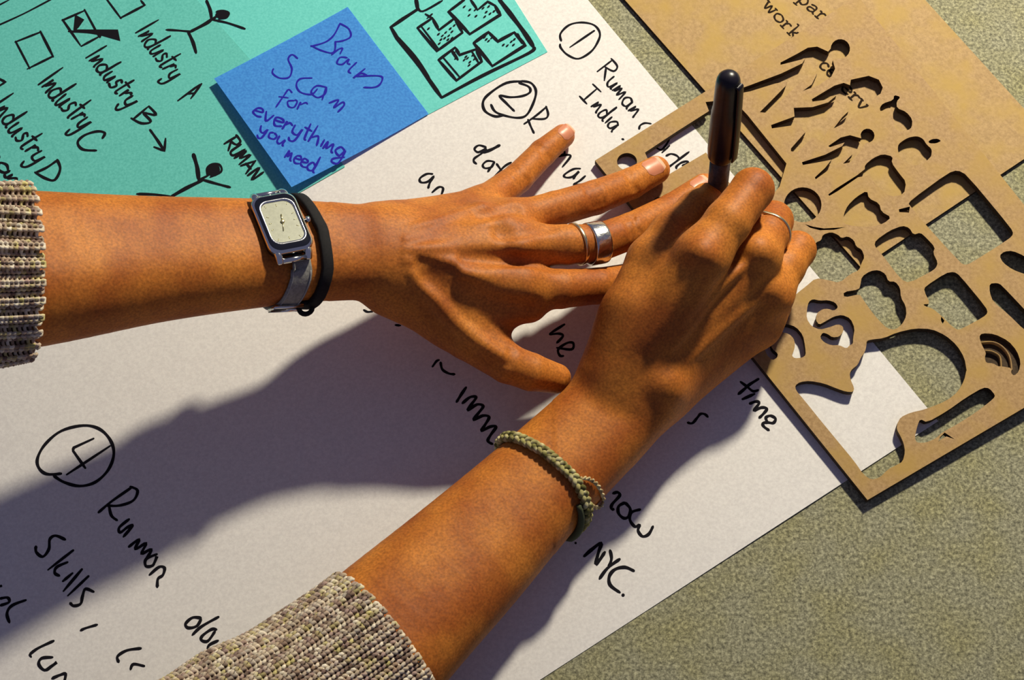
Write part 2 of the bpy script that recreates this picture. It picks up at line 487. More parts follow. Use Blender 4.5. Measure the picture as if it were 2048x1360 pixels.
# big white sheet, its lower right corner tucked under the cut-out board
A = P(1876, 843)[:2]; Bc = P(1175, 0)[:2]; Cc = P(1080, 1360)[:2]
dr = Bc - A; dr /= np.linalg.norm(dr)
dl = Cc - A; dl /= np.linalg.norm(dl)
sheet_top = lambda u, v: (lambda q: np.array([q[0], q[1], float(hpaper(q[0], q[1])) + .07]))(P(u, v, .6))
ps = quad_sheet('paper_sheet', [A + dl * 640, A, A + dr * 420, A + dl * 640 + dr * 420], 0, M_paper, None, 150, 110)
tag(ps, 'large white sheet with black handwritten numbered notes lying under both hands', 'paper')
ink = Ink(sheet_top)

def Z(ox, oy, s, pts): return [(ox + x / s, oy + y / s) for x, y in pts]
z2 = lambda *p: Z(560, 0, 3.2, p)
z3 = lambda *p: Z(1100, 0, 3.2, p)
# circled 1
ink.line(z2((1800, 262), (1795, 215), (1850, 160), (1930, 143), (2010, 160), (2047, 210), (2035, 265), (1990, 330), (1910, 375), (1840, 350), (1797, 305), (1793, 280)), 4.2)
ink.line(z2((2012, 195), (1855, 302)), 4.4)
ink.text('Ruman', (1194, 141), (1268, 238), (30, -26), 3.8)
ink.text('J', (1160, 193), (1178, 211), (26, -24), 3.8)
ink.text('ndia', (1182, 215), (1226, 266), (30, -26), 3.8)
# circled 2
ink.line(z2((1560, 520), (1450, 530), (1345, 595), (1300, 650), (1312, 710), (1375, 745), (1435, 738)), 5)
ink.line(z2((1350, 668), (1375, 712), (1430, 738), (1520, 755), (1580, 735), (1625, 650), (1638, 580), (1605, 530), (1540, 518)), 4.6)
ink.line(z2((1530, 530), (1592, 555), (1600, 590), (1550, 615), (1470, 622), (1405, 612), (1450, 662), (1500, 712)), 4.6)
ink.line(z2((1562, 795), (1640, 740), (1708, 682)), 4)
ink.line(z2((1702, 680), (1716, 735), (1690, 762), (1605, 760)), 4)
ink.line(z2((1587, 765), (1605, 810), (1626, 855)), 4)
z6b = lambda *p: Z(820, 200, 4.5325, p)
ink.line(z6b((1395, 465), (1400, 490), (1345, 515), (1420, 500), (1455, 515), (1380, 612)), 4)
ink.line(z6b((1545, 625), (1480, 630), (1400, 680), (1410, 705), (1470, 700), (1530, 650), (1500, 690), (1480, 720)), 4)
ink.line(z6b((1590, 690), (1540, 735), (1485, 770), (1560, 765), (1600, 760)), 4)
# dat / an
ink.line(z6b((690, 430), (625, 412), (585, 445), (620, 475), (690, 440), (650, 485), (585, 530), (580, 560), (605, 582)), 4.2)
ink.line(z6b((812, 412), (740, 450), (660, 480)), 6)
ink.line(z6b((760, 560), (700, 555), (660, 590), (680, 620), (740, 610), (765, 565), (735, 610), (705, 655)), 4)
ink.line(z6b((918, 568), (850, 610), (750, 718)), 4.2)
ink.line(z6b((785, 580), (820, 630), (855, 685)), 4)
ink.line(z6b((205, 670), (150, 670), (90, 710), (100, 745), (160, 740), (215, 690), (180, 750), (165, 800)), 4.2)
ink.line(z6b((200, 838), (260, 790), (300, 800), (285, 860)), 4.2)
# decides, seen inside and beside the cut-out board
z7 = lambda *p: Z(1160, 180, 5.23, p)
ink.line(z7((618, 410), (630, 370), (680, 345), (745, 352)), 3.8)
ink.line(z7((440, 512), (460, 520)), 4)
ink.line(z7((800, 605), (860, 622), (935, 520)), 3.8)
ink.line(z7((858, 655), (938, 580)), 3.8)
ink.line(z7((900, 690), (950, 668), (1010, 685), (1035, 720), (990, 760)), 4)
ink.line(z7((930, 805), (1030, 730), (1142, 645)), 4.2)
ink.line(z7((1010, 822), (1010, 800), (1060, 760), (1120, 745), (1125, 765), (1070, 790)), 4.2)
ink.line([(1243, 395), (1262, 388), (1271, 376)], 4)
# the, partly in the shade between the hands
zh = lambda *p: Z(740, 480, 3.2, p)
ink.line(zh((1245, 540), (1150, 600)), 4.4)
ink.line(zh((1150, 605), (1210, 600), (1235, 615), (1195, 660)), 4.4)
ink.line(zh((1195, 690), (1290, 700), (1300, 660), (1260, 660), (1205, 700), (1215, 740), (1240, 742)), 4.4)
ink.line([(1201, 622), (1208, 615), (1213, 618), (1206, 623)], 3)
# s / time
zt = lambda *p: Z(1300, 700, 4.5325, p)
ink.line(zt((342, 655), (385, 660), (430, 610), (460, 576), (500, 580), (527, 607)), 4.4)
ink.line(zt((985, 260), (905, 310), (865, 345), (800, 400)), 5)
ink.line(zt((820, 285), (880, 330), (935, 372), (985, 360)), 4.6)
ink.line(zt((838, 445), (950, 395)), 5)
ink.line(zt((905, 485), (960, 465), (990, 480), (945, 548), (1010, 520), (1060, 530), (1035, 570), (990, 615)), 5)
ink.line(zt((1062, 648), (1052, 610), (1095, 595), (1138, 622), (1118, 660), (1065, 655), (1025, 662), (1032, 692), (1080, 727)), 5)
# (n)ow NYC.
zn = lambda *p: Z(1100, 900, 4.0, p)
ink.line(zn((503, 348), (540, 338), (557, 365), (500, 430), (490, 465), (512, 477)), 5)
ink.line(zn((600, 420), (550, 450), (548, 505), (590, 545), (630, 530), (642, 470), (600, 420)), 5)
ink.line(zn((722, 475), (650, 500), (640, 560), (680, 612), (715, 600), (705, 645), (740, 690), (790, 672), (825, 608)), 5)
ink.line(zn((272, 852), (330, 800), (408, 745), (385, 830), (370, 915), (440, 815)), 5.5)
ink.line(zn((480, 800), (492, 870), (470, 935)), 5)
ink.line(zn((558, 872), (460, 945), (395, 1032)), 5)
ink.line(zn((672, 967), (600, 938), (520, 955), (475, 1010), (482, 1080), (560, 1140)), 5.5)
ink.disc(*zn((585, 1160))[0], 3.4)
ink.disc(*zn((205, 745))[0], 2.4)
# words running into the shade of the hand
zm = lambda *p: Z(700, 600, 4.25, p)
ink.line(zm((988, 742), (945, 805), (905, 870)), 5)
ink.line(zm((955, 880), (1020, 828), (1072, 828), (1035, 885), (1000, 940), (1080, 890), (1132, 905), (1090, 965), (1050, 1022), (1130, 985), (1182, 998), (1150, 1060), (1118, 1115), (1190, 1080), (1242, 1080), (1195, 1150), (1172, 1200), (1212, 1228)), 5)
ink.line(zm((770, 530), (785, 590), (840, 625), (892, 632)), 4.4)
ink.line(zm((700, 568), (735, 520), (760, 508)), 4)
ink.line(zm((115, 80), (150, 98), (195, 92)), 4)
ink.line(zm((385, 210), (430, 215)), 4)
# circled 4
zb = lambda *p: Z(0, 820, 2.5185, p)
ink.line(zb((308, 320), (235, 322), (195, 290), (190, 240), (230, 170), (310, 105), (420, 78), (500, 95), (555, 150), (573, 220), (545, 300), (480, 362), (400, 382), (320, 362), (270, 330)), 5)
ink.line(zb((472, 143), (370, 190), (368, 205), (430, 293)), 4.6, smooth=False)
ink.line(zb((555, 180), (335, 325)), 4.6)
ink.line(zb((495, 515), (560, 460), (668, 385)), 4.6)
ink.line(zb((655, 385), (692, 405), (670, 455), (600, 480), (535, 480)), 4.6)
ink.line(zb((548, 480), (560, 530), (590, 555)), 4.6)
ink.line(zb((650, 548), (600, 590), (605, 615), (640, 590), (668, 580), (620, 638)), 4.8)
ink.line(zb((648, 688), (700, 650), (680, 700), (735, 670), (712, 722), (762, 700), (735, 752)), 4.8)
ink.line(zb((790, 725), (735, 750), (735, 785), (770, 780), (790, 735), (770, 785)), 4.8)
ink.line(zb((752, 830), (800, 790), (828, 795), (820, 830), (795, 850), (792, 892)), 4.8)
ink.line(zb((328, 652), (280, 632), (250, 650), (245, 700), (215, 738), (182, 715), (180, 685)), 4.8)
ink.line(zb((368, 705), (240, 805)), 4.8)
ink.line(zb((340, 765), (285, 790), (275, 820), (300, 835)), 4.8)
ink.line(zb((365, 820), (315, 862)), 4.8)
ink.line(zb((412, 800), (318, 912)), 4.8)
ink.line(zb((445, 835), (340, 935)), 4.8)
ink.line(zb((472, 915), (430, 900), (415, 935), (405, 975), (370, 985), (352, 970)), 4.8)
ink.line(zb((405, 1110), (430, 1098), (490, 1080)), 4.2)
ink.line(zb((270, 1162), (190, 1200), (148, 1232)), 4.6)
ink.line(zb((148, 1232), (158, 1245)), 4)
ink.line(zb((265, 1245), (210, 1250), (195, 1280), (225, 1310), (265, 1285), (285, 1270), (235, 1312)), 4.8)
ink.line(zb((262, 1352), (300, 1335), (330, 1330), (320, 1380)), 4.8)
ink.line(zb((0, 950), (38, 945), (45, 968), (0, 985)), 4.6)
ink.line(zb((130, 957), (60, 985), (35, 1025), (48, 1072)), 4.8)
ink.line(zb((0, 885), (8, 888)), 4.6)
zd = lambda *p: Z(300, 1060, 3.4133, p)
ink.line(zd((348, 600), (290, 598), (243, 640), (262, 668), (320, 655), (350, 605)), 4.8)
ink.line(zd((468, 593), (350, 660), (288, 718)), 4.8)
ink.line(zd((455, 680), (420, 678), (358, 722), (352, 752), (395, 758), (445, 690)), 4.8)
ink.line(zd((466, 755), (402, 788), (400, 828)), 4.8)
ink.line(zb((710, 1200), (640, 1210), (592, 1240), (598, 1270)), 4.6)
ink.line(zb((727, 1290), (672, 1280), (657, 1308)), 4.6)
ink.build('ink_word', M_ink, ps)

# teal cards
card_top = lambda u, v: (lambda q: np.array([q[0], q[1], float(hpaper(q[0], q[1])) + .55]))(P(u, v, 1.1))
e0 = P(1095, 103, 1)[:2]; e1 = P(590, 368, 1)[:2]; e2 = P(1030, 0, 1)[:2]
dd = e1 - e0; ld = np.linalg.norm(dd); dd /= ld
de = e2 - e0; de /= np.linalg.norm(de)
c2 = quad_sheet('teal_card', [e0 + dd * 190, e0, e0 + de * 190, e0 + dd * 190 + de * 190], .30, M_teal2, None, 50, 50)
tag(c2, 'bright teal paper card with a drawn box of building blocks, right of the blue note', 'paper')
q0 = P(690, 333, 1)[:2]; q1 = P(0, 727, 1)[:2]; q2 = P(470, 5, 1)[:2]
dq = q1 - q0; dq /= np.linalg.norm(dq)
dn = P(531, 81, 1)[:2] - P(735, 309, 1)[:2]; dn /= np.linalg.norm(dn)
cl = quad_sheet('teal_card', [q0 + dq * 330, q0, q0 + dn * 250, q0 + dq * 330 + dn * 250], .46, M_teal, None, 60, 60)
tag(cl, 'teal paper card with hand drawn checkboxes and stick figures, above the left forearm', 'paper')
ik = Ink(card_top)
z1 = lambda *p: Z(0, 0, 3.2, p)
ik.line(z1((-20, 168), (150, 90), (320, 0), (350, -16)), 3.6)
ik.line(z1((-20, 42), (60, 0)), 3.6)
ik.line(z1((680, -10), (775, 118)), 4.4); ik.line(z1((770, 114), (928, 30)), 5.4); ik.line(z1((925, 30), (900, 0)), 4)
ik.line(z1((400, 130), (545, 65)), 5.2); ik.line(z1((540, 60), (635, 235)), 4.6); ik.line(z1((635, 233), (520, 296)), 4.6); ik.line(z1((400, 125), (515, 290)), 4.4)
ik.poly(z1((480, 92), (540, 125), (505, 175), (478, 200), (470, 190))[::-1])
ik.poly(z1((470, 188), (755, 188), (770, 262), (640, 225), (520, 205))[::-1])
ik.line(z1((440, 200), (620, 212), (640, 240)), 5)
ik.line(z1((98, 270), (262, 205)), 4.8); ik.line(z1((258, 200), (342, 365)), 4.6); ik.line(z1((340, 360), (175, 442)), 4.8); ik.line(z1((100, 265), (192, 440)), 4.6)
ik.line(z1((-12, 500), (35, 525), (-12, 555)), 4.6, smooth=False)
ik.text('Industry', (270, 63), (343, 163), (44, -26), 4.2)
ik.text('A', (356, 202), (386, 198), (34, -32), 4.4)
ik.text('Industry', (170, 113), (258, 216), (40, -25), 4.6)
ik.text('B', (264, 236), (296, 256), (32, -24), 4.8)
ik.text('Industry', (74, 166), (163, 262), (48, -33), 4.6)
ik.line(z1((655, 885), (670, 850), (620, 840), (540, 865), (497, 910), (530, 955), (618, 962)), 5)
ik.text('Industry', (-22, 212), (72, 330), (44, -30), 4.6)
ik.line(z1((225, 1105), (300, 1070), (365, 1025)), 5); ik.line(z1((365, 1020), (385, 1080), (350, 1150), (290, 1140), (222, 1100)), 5)
ik.text('man', (-28, 305), (28, 378), (26, -22), 5)
ik.line(z1((80, 1180), (128, 1188)), 4.4)
ik.line(z1((960, 830), (1010, 900), (1052, 965)), 4.8); ik.line(z1((985, 940), (1052, 966), (1060, 885)), 4.6, smooth=False)
ik.text('RUMAN', (447, 288), (505, 364), (26, -18), 4.6)
def fig(*segs):
    for s_, w_ in segs: ik.line(z1(*s_), w_)
fig((((1322, 3), (1345, 60), (1355, 128)), 5.5), (((1358, 120), (1320, 150), (1215, 205)), 7), (((1362, 128), (1450, 145), (1570, 186)), 4.2),
    (((1225, 203), (1140, 195), (1062, 190)), 4.6), (((1205, 205), (1235, 270), (1256, 342)), 6), (((1355, 130), (1385, 105)), 6))
ik.disc(*z1((1420, 95))[0], 13, 7.5); ik.line(z1((1385, 75), (1430, 68), (1465, 85), (1450, 112), (1400, 120)), 4)
fig((((1238, 988), (1262, 1070), (1272, 1150)), 7), (((1295, 1155), (1190, 1205), (1090, 1262)), 7), (((1295, 1150), (1380, 1175), (1475, 1200)), 5),
    (((1100, 1262), (1000, 1245), (875, 1240)), 5), (((1270, 1155), (1340, 1120)), 5))
ik.disc(*z1((1366, 1088))[0], 13.5); ik.line(z1((1345, 1135), (1415, 1100), (1408, 1058), (1360, 1050), (1325, 1080), (1330, 1125)), 4)
ik.build('ink_drawing', M_ink, cl, 9)
ik = Ink(card_top)
ik.line(z2((870, -15), (882, 55), (790, 115), (710, 170), (750, 240), (900, 430), (1035, 622)), 6.5, smooth=False)
ik.line(z2((745, 225), (860, 350), (960, 500)), 4)
ik.line(z2((1035, 622), (1300, 480), (1598, 335), (1622, 298)), 6)
ik.line(z2((1622, 295), (1560, 200), (1470, 80), (1400, -10)), 8)
ik.line(z2((880, 40), (915, 68), (1040, 0)), 4)
for s_, w_ in [(((880, 175), (975, 112), (1018, 188), (1120, 112), (1168, 205), (1005, 322), (880, 175)), 5.4), (((905, 165), (1015, 310)), 3.4),
               (((930, 85), (985, 120)), 3.6), (((975, 85), (940, 115)), 3.2),
               (((1180, -5), (1080, 70), (1215, 215), (1410, 92), (1375, 30)), 6), (((1380, 35), (1330, 8), (1265, 60), (1220, -5)), 4.4),
               (((1240, 272), (1335, 203), (1395, 262), (1500, 205), (1570, 287), (1360, 420), (1240, 272)), 6),
               (((1015, 380), (1122, 300), (1150, 348), (1255, 312), (1292, 390), (1130, 512), (1015, 380)), 5.4),
               (((1045, 365), (1150, 490)), 3.4), (((1225, 320), (1272, 400)), 3.4), (((1100, 320), (1140, 380)), 5), (((1520, 215), (1550, 275)), 5),
               (((1130, 130), (1165, 195)), 4.5)]:
    ik.line(z2(*s_), w_, smooth=False)
for (a, b_) in [(950, 180), (1015, 215), (1040, 225), (1060, 205), (1030, 250), (1055, 240), (1080, 225), (1100, 200), (1075, 250), (1020, 275), (1100, 240), (1115, 160), (1090, 180),
                (1180, 40), (1210, 95), (1215, 60), (1255, 100), (1250, 60), (1310, 105), (1320, 75), (1345, 85), (1300, 50), (1335, 40), (1370, 70),
                (1310, 235), (1335, 260), (1320, 250), (1430, 285), (1455, 290), (1480, 265), (1500, 250), (1495, 285), (1355, 240),
                (1115, 335), (1125, 370), (1180, 380), (1200, 370), (1215, 395), (1235, 350), (1245, 375), (1210, 415), (1190, 360)]:
    ik.line(z2((a - 6, b_ + 5), (a + 7, b_ - 6)), 3.2)
ik.build('ink_drawing', M_ink, c2)

# blue sticky note, glued along its right-hand edge, lower left edge curling up
s0, s1, s2, s3 = (P(428, 160, 2), P(695, 12, 2), P(857, 226, 2), P(583, 382, 6))
s0 = P(428, 157, 5); s3 = P(583, 374, 6.5)
nx_, ny_ = 40, 30
def note_pt(s, t):   # s: 0 glued edge .. 1 free edge ; t: along the edge
    g = s1 * (1 - t) + s2 * t; f = s0 * (1 - t) + s3 * t
    q = g * (1 - s) + f * s
    lift = (3.2 + 1.8 * t) * s ** 1.9
    return np.array([q[0], q[1], float(hpaper(q[0], q[1])) + .8 + lift])
V = [note_pt(i / nx_, j / ny_) for j in range(ny_ + 1) for i in range(nx_ + 1)]
F = np.array([(j * (nx_ + 1) + i, (j + 1) * (nx_ + 1) + i, (j + 1) * (nx_ + 1) + i + 1, j * (nx_ + 1) + i + 1) for j in range(ny_) for i in range(nx_)])
note = mesh_obj('sticky_note', V, F, M_note, None, True)
tag(note, 'blue square sticky note with violet handwriting, its lower left edge curling up', 'sticky note')
def note_proj(u, v):
    lo, hi = 0.0, 12.0
    d = ray(u, v)
    # find where the ray meets the curled note (fixed point on height)
    z = 2.0
    for _ in range(14):
        q = P(u, v, z)
        a = s1[:2]; ex = (s0 - s1)[:2]; ey = (s2 - s1)[:2]
        M2 = np.array([ex, ey]).T
        s, t = np.linalg.solve(M2, q[:2] - a)
        s = min(max(s, 0), 1); t = min(max(t, 0), 1)
        z = note_pt(s, t)[2]
    q = P(u, v, z)
    return np.array([q[0], q[1], z + .12])
nk = Ink(note_proj)
nk.line(z2((383, 150), (440, 185), (452, 235), (400, 262), (350, 268)), 3.4)
nk.line(z2((385, 150), (345, 225), (290, 270), (198, 298)), 3.4)
nk.line(z2((198, 292), (260, 322), (330, 340), (352, 318), (355, 265)), 3.4)
nk.line(z2((330, 352), (372, 318), (400, 310), (385, 345)), 3.2)
nk.line(z2((430, 370), (385, 368), (365, 405), (400, 412), (440, 378), (432, 405), (450, 412)), 3.4)
nk.line(z2((490, 400), (440, 452), (455, 470)), 3.4)
nk.line(z2((545, 440), (470, 500), (520, 470), (560, 485)), 3.4)
nk.line(z2((480, 490), (600, 485), (655, 495), (640, 540), (600, 560), (535, 560)), 3.4)
nk.line(z1((1905, 375), (1870, 350), (1845, 380), (1868, 440), (1850, 495), (1790, 500), (1745, 470), (1750, 440)), 3.4)
nk.line(z2((205, 500), (130, 505), (105, 545), (130, 590), (200, 605), (240, 570)), 3.4)
nk.line(z2((300, 560), (235, 550), (200, 590), (240, 625), (290, 600), (295, 565), (270, 640)), 3.4)
nk.line(z2((315, 660), (375, 640), (345, 690), (400, 655), (410, 675), (370, 718)), 3.6)
nk.text('for', (551, 207), (610, 222), (16, -30), 3.2)
nk.text('everything', (504, 228), (690, 318), (15, -32), 4.0)
nk.text('you', (516, 262), (570, 294), (12, -24), 3.8)
nk.text('need', (570, 316), (630, 346), (14, -30), 3.8)
nk.build('ink_word', M_blueink, note, 9)

# ------------------------------------------------------------------ boards
def board(name, outline, holes, plane_pts, thick, mats, label=None, cat=None):
    """flat board whose outlines are given by photo positions on its top plane"""
    p0, pa, pb = plane_pts
    e1 = unit(pa - p0); n = unit(np.cross(e1, pb - p0))
    if n[2] < 0: n = -n
    e2 = np.cross(n, e1)
    plane = (p0, n)
    def loc(u, v):
        q = PP(u, v, plane) - p0
        return (np.dot(q, e1), np.dot(q, e2))
    cu = bpy.data.curves.new(name, 'CURVE'); cu.dimensions = '2D'; cu.fill_mode = 'BOTH'
    cu.extrude = thick / 2000.0
    for pl in [outline] + holes:
        sp = cu.splines.new('POLY'); sp.points.add(len(pl) - 1); sp.use_cyclic_u = True
        for i, (u, v) in enumerate(pl):
            a, b_ = loc(u, v); sp.points[i].co = (a / 1000, b_ / 1000, 0, 1)
    tmp = bpy.data.objects.new('tmp', cu); COL.objects.link(tmp)
    dg = bpy.context.evaluated_depsgraph_get()
    me = bpy.data.meshes.new_from_object(tmp.evaluated_get(dg))
    bpy.data.objects.remove(tmp)
    me.materials.clear()
    for m_ in mats: me.materials.append(m_)
    for p in me.polygons:
        p.material_index = 0 if abs(p.normal.z) > .5 else 1
        p.use_smooth = False
    o = bpy.data.objects.new(name, me); COL.objects.link(o)
    c = (p0 - n * thick / 2) / 1000
    o.matrix_world = Matrix(((e1[0], e2[0], n[0], c[0]), (e1[1], e2[1], n[1], c[1]), (e1[2], e2[2], n[2], c[2]), (0, 0, 0, 1)))
    if label: tag(o, label, cat)
    return o, plane

def rnd(poly, k=2):
    """round a closed photo outline"""
    p = [np.array(q, float) for q in poly]
    for _ in range(k):
        q = []
        for a, c in zip(p, p[1:] + p[:1]):
            q += [a * .78 + c * .22, a * .22 + c * .78]
        p = q
    return [tuple(a) for a in p]

TH = 3.4
TB = 2.0
B0 = P(1722, 535, TB)
bd, bplane = board('fibreboard_sheet', [(1722, 535), (2105, 280), (1220, -694), (853, -450)],
                   [], (B0, P(1250, 0, TB), P(2048, 318, TB)), TB, [M_board, M_burnt],
                   'plain tan fibreboard sheet with printed words, under the cut-out board', 'board')
L0 = P(1190, 321, TH + 1.3); L1 = P(1735, 1000, TH + 1.1)
h_at = P(1722, 535, TB + TH + .15)
z4 = lambda *p: Z(1500, 0, 3.2, p)
z5 = lambda *p: Z(1500, 380, 3.579, p)
z6 = lambda *p: Z(1480, 680, 3.579, p)
def circ(u, v, rx, ry, n=28, a0=0): return [(u + rx * math.cos(a0 + 2 * math.pi * i / n), v + ry * math.sin(a0 + 2 * math.pi * i / n)) for i in range(n)]
def head(cx, cy, r, a_from, a_to, n=14):
    return [(cx + r * math.cos(math.radians(a)), cy + r * math.sin(math.radians(a))) for a in np.linspace(a_from, a_to, n)]
man = [(500, 330), (430, 298), (370, 305), (300, 345), (195, 400), (195, 415), (255, 400), (352, 375), (335, 405), (200, 470), (0, 545), (-70, 570), (-70, 598),
       (0, 585), (160, 535), (238, 520), (228, 550), (150, 630), (62, 718), (108, 722), (200, 640), (330, 520), (430, 470), (395, 540), (338, 582), (440, 545), (520, 490), (545, 440), (530, 385)] + head(578, 312, 62, 110, -200 + 20, 16)
woman = [(645, 510), (700, 498), (760, 485), (825, 510), (850, 560), (835, 600), (800, 620), (785, 650), (740, 700), (660, 755), (600, 790), (535, 822), (590, 750), (630, 712), (570, 760), (500, 830), (460, 903),
         (400, 880), (300, 975), (262, 968), (262, 950), (355, 845), (310, 797), (140, 822), (135, 800), (285, 745), (280, 690), (400, 685), (500, 655), (552, 612), (480, 640), (400, 650), (395, 635), (470, 590), (540, 548), (600, 530), (640, 545)]
bowhead = [(830, 690), (850, 662), (918, 640), (922, 607), (965, 620), (938, 650), (940, 692), (1000, 715), (1040, 765), (1035, 815), (1015, 832), (960, 845), (925, 820), (915, 760), (915, 695), (880, 690), (835, 715)]
apple = [(945, 955), (950, 920), (1010, 880), (1070, 870), (1108, 888), (1130, 925), (1165, 955), (1160, 1000), (1145, 1015), (1110, 1050), (1050, 1060), (990, 1040), (955, 1000)]
leaf = [(1140, 905), (1165, 890), (1200, 887), (1225, 902), (1190, 918), (1150, 918)]
child = [(712, 885), (640, 865), (580, 880), (500, 935), (512, 942), (605, 912), (590, 935), (480, 990), (332, 1038), (338, 1056), (430, 1040), (522, 1022), (480, 1075), (415, 1135), (420, 1148), (500, 1090), (600, 1020), (655, 988), (595, 1048), (640, 1040), (690, 990), (720, 950), (735, 920)] + head(752, 868, 45, 95, -170, 12)
bottle = [(735, 1055), (790, 1010), (850, 985), (915, 1002), (905, 1040), (955, 1110), (1000, 1165), (985, 1245), (900, 1260), (820, 1200), (742, 1100), (510, 1258), (498, 1240), (735, 1090)]
crown = [(665, 240), (672, 170), (700, 110), (760, 50), (838, 3), (850, 60), (925, 95), (940, 155), (1012, 195), (960, 238), (880, 262), (760, 262)]
smile = [(390, 243), (450, 262), (530, 275), (685, 266), (600, 285), (500, 288), (430, 270)]
phone = [(1816, 410), (1822, 400), (1896, 346), (1915, 340), (1934, 350), (2022, 456), (2027, 468), (2018, 478), (1942, 526), (1930, 530), (1920, 525)]
slit = z5((1065, 138), (1145, 118), (1138, 162), (1068, 158))
cloud = [(470, 375), (510, 360), (520, 320), (580, 300), (630, 320), (655, 345), (700, 330), (745, 360), (760, 405), (800, 425), (820, 480), (800, 520), (780, 575), (720, 600), (640, 665), (560, 645), (470, 630), (400, 690), (330, 745), (290, 785), (235, 750), (250, 640), (380, 540), (430, 450)]
case = [(890, 400), (900, 360), (1000, 290), (1090, 255), (1140, 270), (1170, 320), (1220, 305), (1260, 340), (1325, 410), (1310, 450), (1345, 520), (1330, 560), (1285, 590), (1140, 665), (1080, 640), (940, 455)]
cloud2 = [(790, 680), (800, 620), (860, 580), (920, 572), (970, 600), (990, 655), (1040, 655), (1075, 700), (1080, 770), (1115, 830), (1120, 900), (1090, 960), (1040, 1000), (980, 990), (920, 930), (870, 870), (800, 770), (785, 745), (675, 770), (668, 730), (780, 712)]
tablet = [(1245, 720), (1255, 690), (1400, 595), (1460, 585), (1500, 610), (1690, 840), (1702, 880), (1670, 910), (1540, 980), (1490, 1003), (1450, 980), (1370, 900), (1310, 850), (1250, 830), (1240, 818), (1290, 815)]
letS = [(420, 800), (450, 780), (500, 792), (560, 788), (610, 805), (632, 840), (600, 865), (560, 850), (520, 852), (480, 880), (470, 930), (495, 965), (540, 940), (600, 905), (660, 893), (720, 920), (750, 990), (738, 1060), (738, 1100), (715, 1110), (690, 1135), (640, 1110), (580, 1112), (530, 1090), (500, 1055), (520, 1020), (555, 1030), (590, 1055), (640, 1050), (670, 1010), (665, 975), (630, 960), (560, 985), (500, 1000), (440, 975), (405, 920), (408, 850)]
letC = [(100, 1120), (110, 1080), (150, 1010), (200, 970), (260, 957), (330, 980), (380, 1040), (395, 1120), (400, 1180), (375, 1200), (320, 1205), (298, 1185), (318, 1140), (322, 1100), (312, 1062), (280, 1030), (220, 1015), (170, 1040), (145, 1090), (160, 1140), (200, 1170), (195, 1200), (160, 1220), (120, 1180)]
profile = z5((835, 1080), (870, 1070), (960, 1060), (1050, 1020), (1180, 990), (1300, 995), (1400, 1040), (1480, 1110), (1535, 1200), (1552, 1300)) + \
    z6((1622, 210), (1605, 290), (1560, 370), (1480, 435), (1330, 495), (1220, 520), (1150, 552), (1125, 600), (1122, 640), (1150, 690), (1172, 740), (1182, 800), (1165, 870), (1120, 895), (1060, 925), (1000, 985), (940, 1000), (885, 965),
       (820, 870), (700, 725), (560, 555), (460, 430), (400, 360), (395, 325), (430, 300), (500, 292), (600, 310), (700, 350), (760, 370), (810, 372), (818, 345), (790, 280), (785, 240), (800, 210), (845, 175), (865, 125), (895, 85), (905, 40))
wifi = [(1640, 1050), (1660, 1025), (1750, 1030), (1850, 1080), (1910, 1150), (1938, 1230), (1925, 1300), (1890, 1330), (1868, 1310), (1875, 1275), (1800, 1262), (1775, 1262), (1740, 1240), (1690, 1238), (1680, 1200), (1690, 1165), (1660, 1110)]
pencil = [(1250, 700), (1270, 610), (1290, 565), (1340, 590), (1480, 510), (1620, 410), (1740, 340), (1785, 345), (1827, 395), (1815, 420), (1700, 510), (1560, 600), (1450, 660), (1400, 705), (1330, 735), (1265, 735)]
r1_ = [(1785, 470), (1820, 440), (1880, 435), (1960, 470), (2060, 535), (2090, 640), (1960, 600), (1880, 570), (1810, 520)]
r2_ = [(1715, 670), (1770, 665), (1800, 680), (1961, 850), (2060, 960), (2060, 1060), (1961, 1000), (1850, 890), (1740, 800), (1715, 730)]
window = [(1290, 305), (1355, 262), (1418, 222), (1411, 204), (1440, 201), (1478, 212), (1495, 230), (1573, 327), (1559, 373), (1520, 420), (1470, 380), (1412, 305), (1315, 362)]
holes = [z4(*man), z4(*woman), rnd(z4(*bowhead), 1), rnd(z4(*apple)), rnd(z4(*leaf), 1), z4(*child), rnd(z4(*bottle), 1), rnd(z5(*crown), 1), z5(*smile),
         circ(1605.5, 409.5, 37.5, 35), rnd(phone, 1), slit, rnd(z5(*cloud), 1), rnd(z5(*case), 1), rnd(z5(*cloud2), 1), rnd(z5(*tablet), 1),
         rnd(z5(*letS), 1), rnd(z5(*letC), 1), rnd(profile, 1), rnd(z5(*wifi), 1), rnd(z6(*pencil), 1), rnd(z5(*r1_), 1), rnd(z5(*r2_), 1),
         window, circ(1254, 323, 20, 17), circ(1318, 406, 13, 12), z6((1420, 728), (1432, 695), (1465, 662), (1540, 712), (1478, 690), (1440, 710)),
         z5((1368, 905), (1390, 912), (1392, 935), (1378, 960), (1366, 930))]
pl, pplane = board('cutout_board', [(1190, 321), (1735, 1000), (2268, 686), (1716, -8)], holes,
                   (L0, L1, h_at), TH, [M_plate, M_burnt],
                   'laser cut tan fibreboard stencil with people, cloud and letter shapes cut out', 'board')
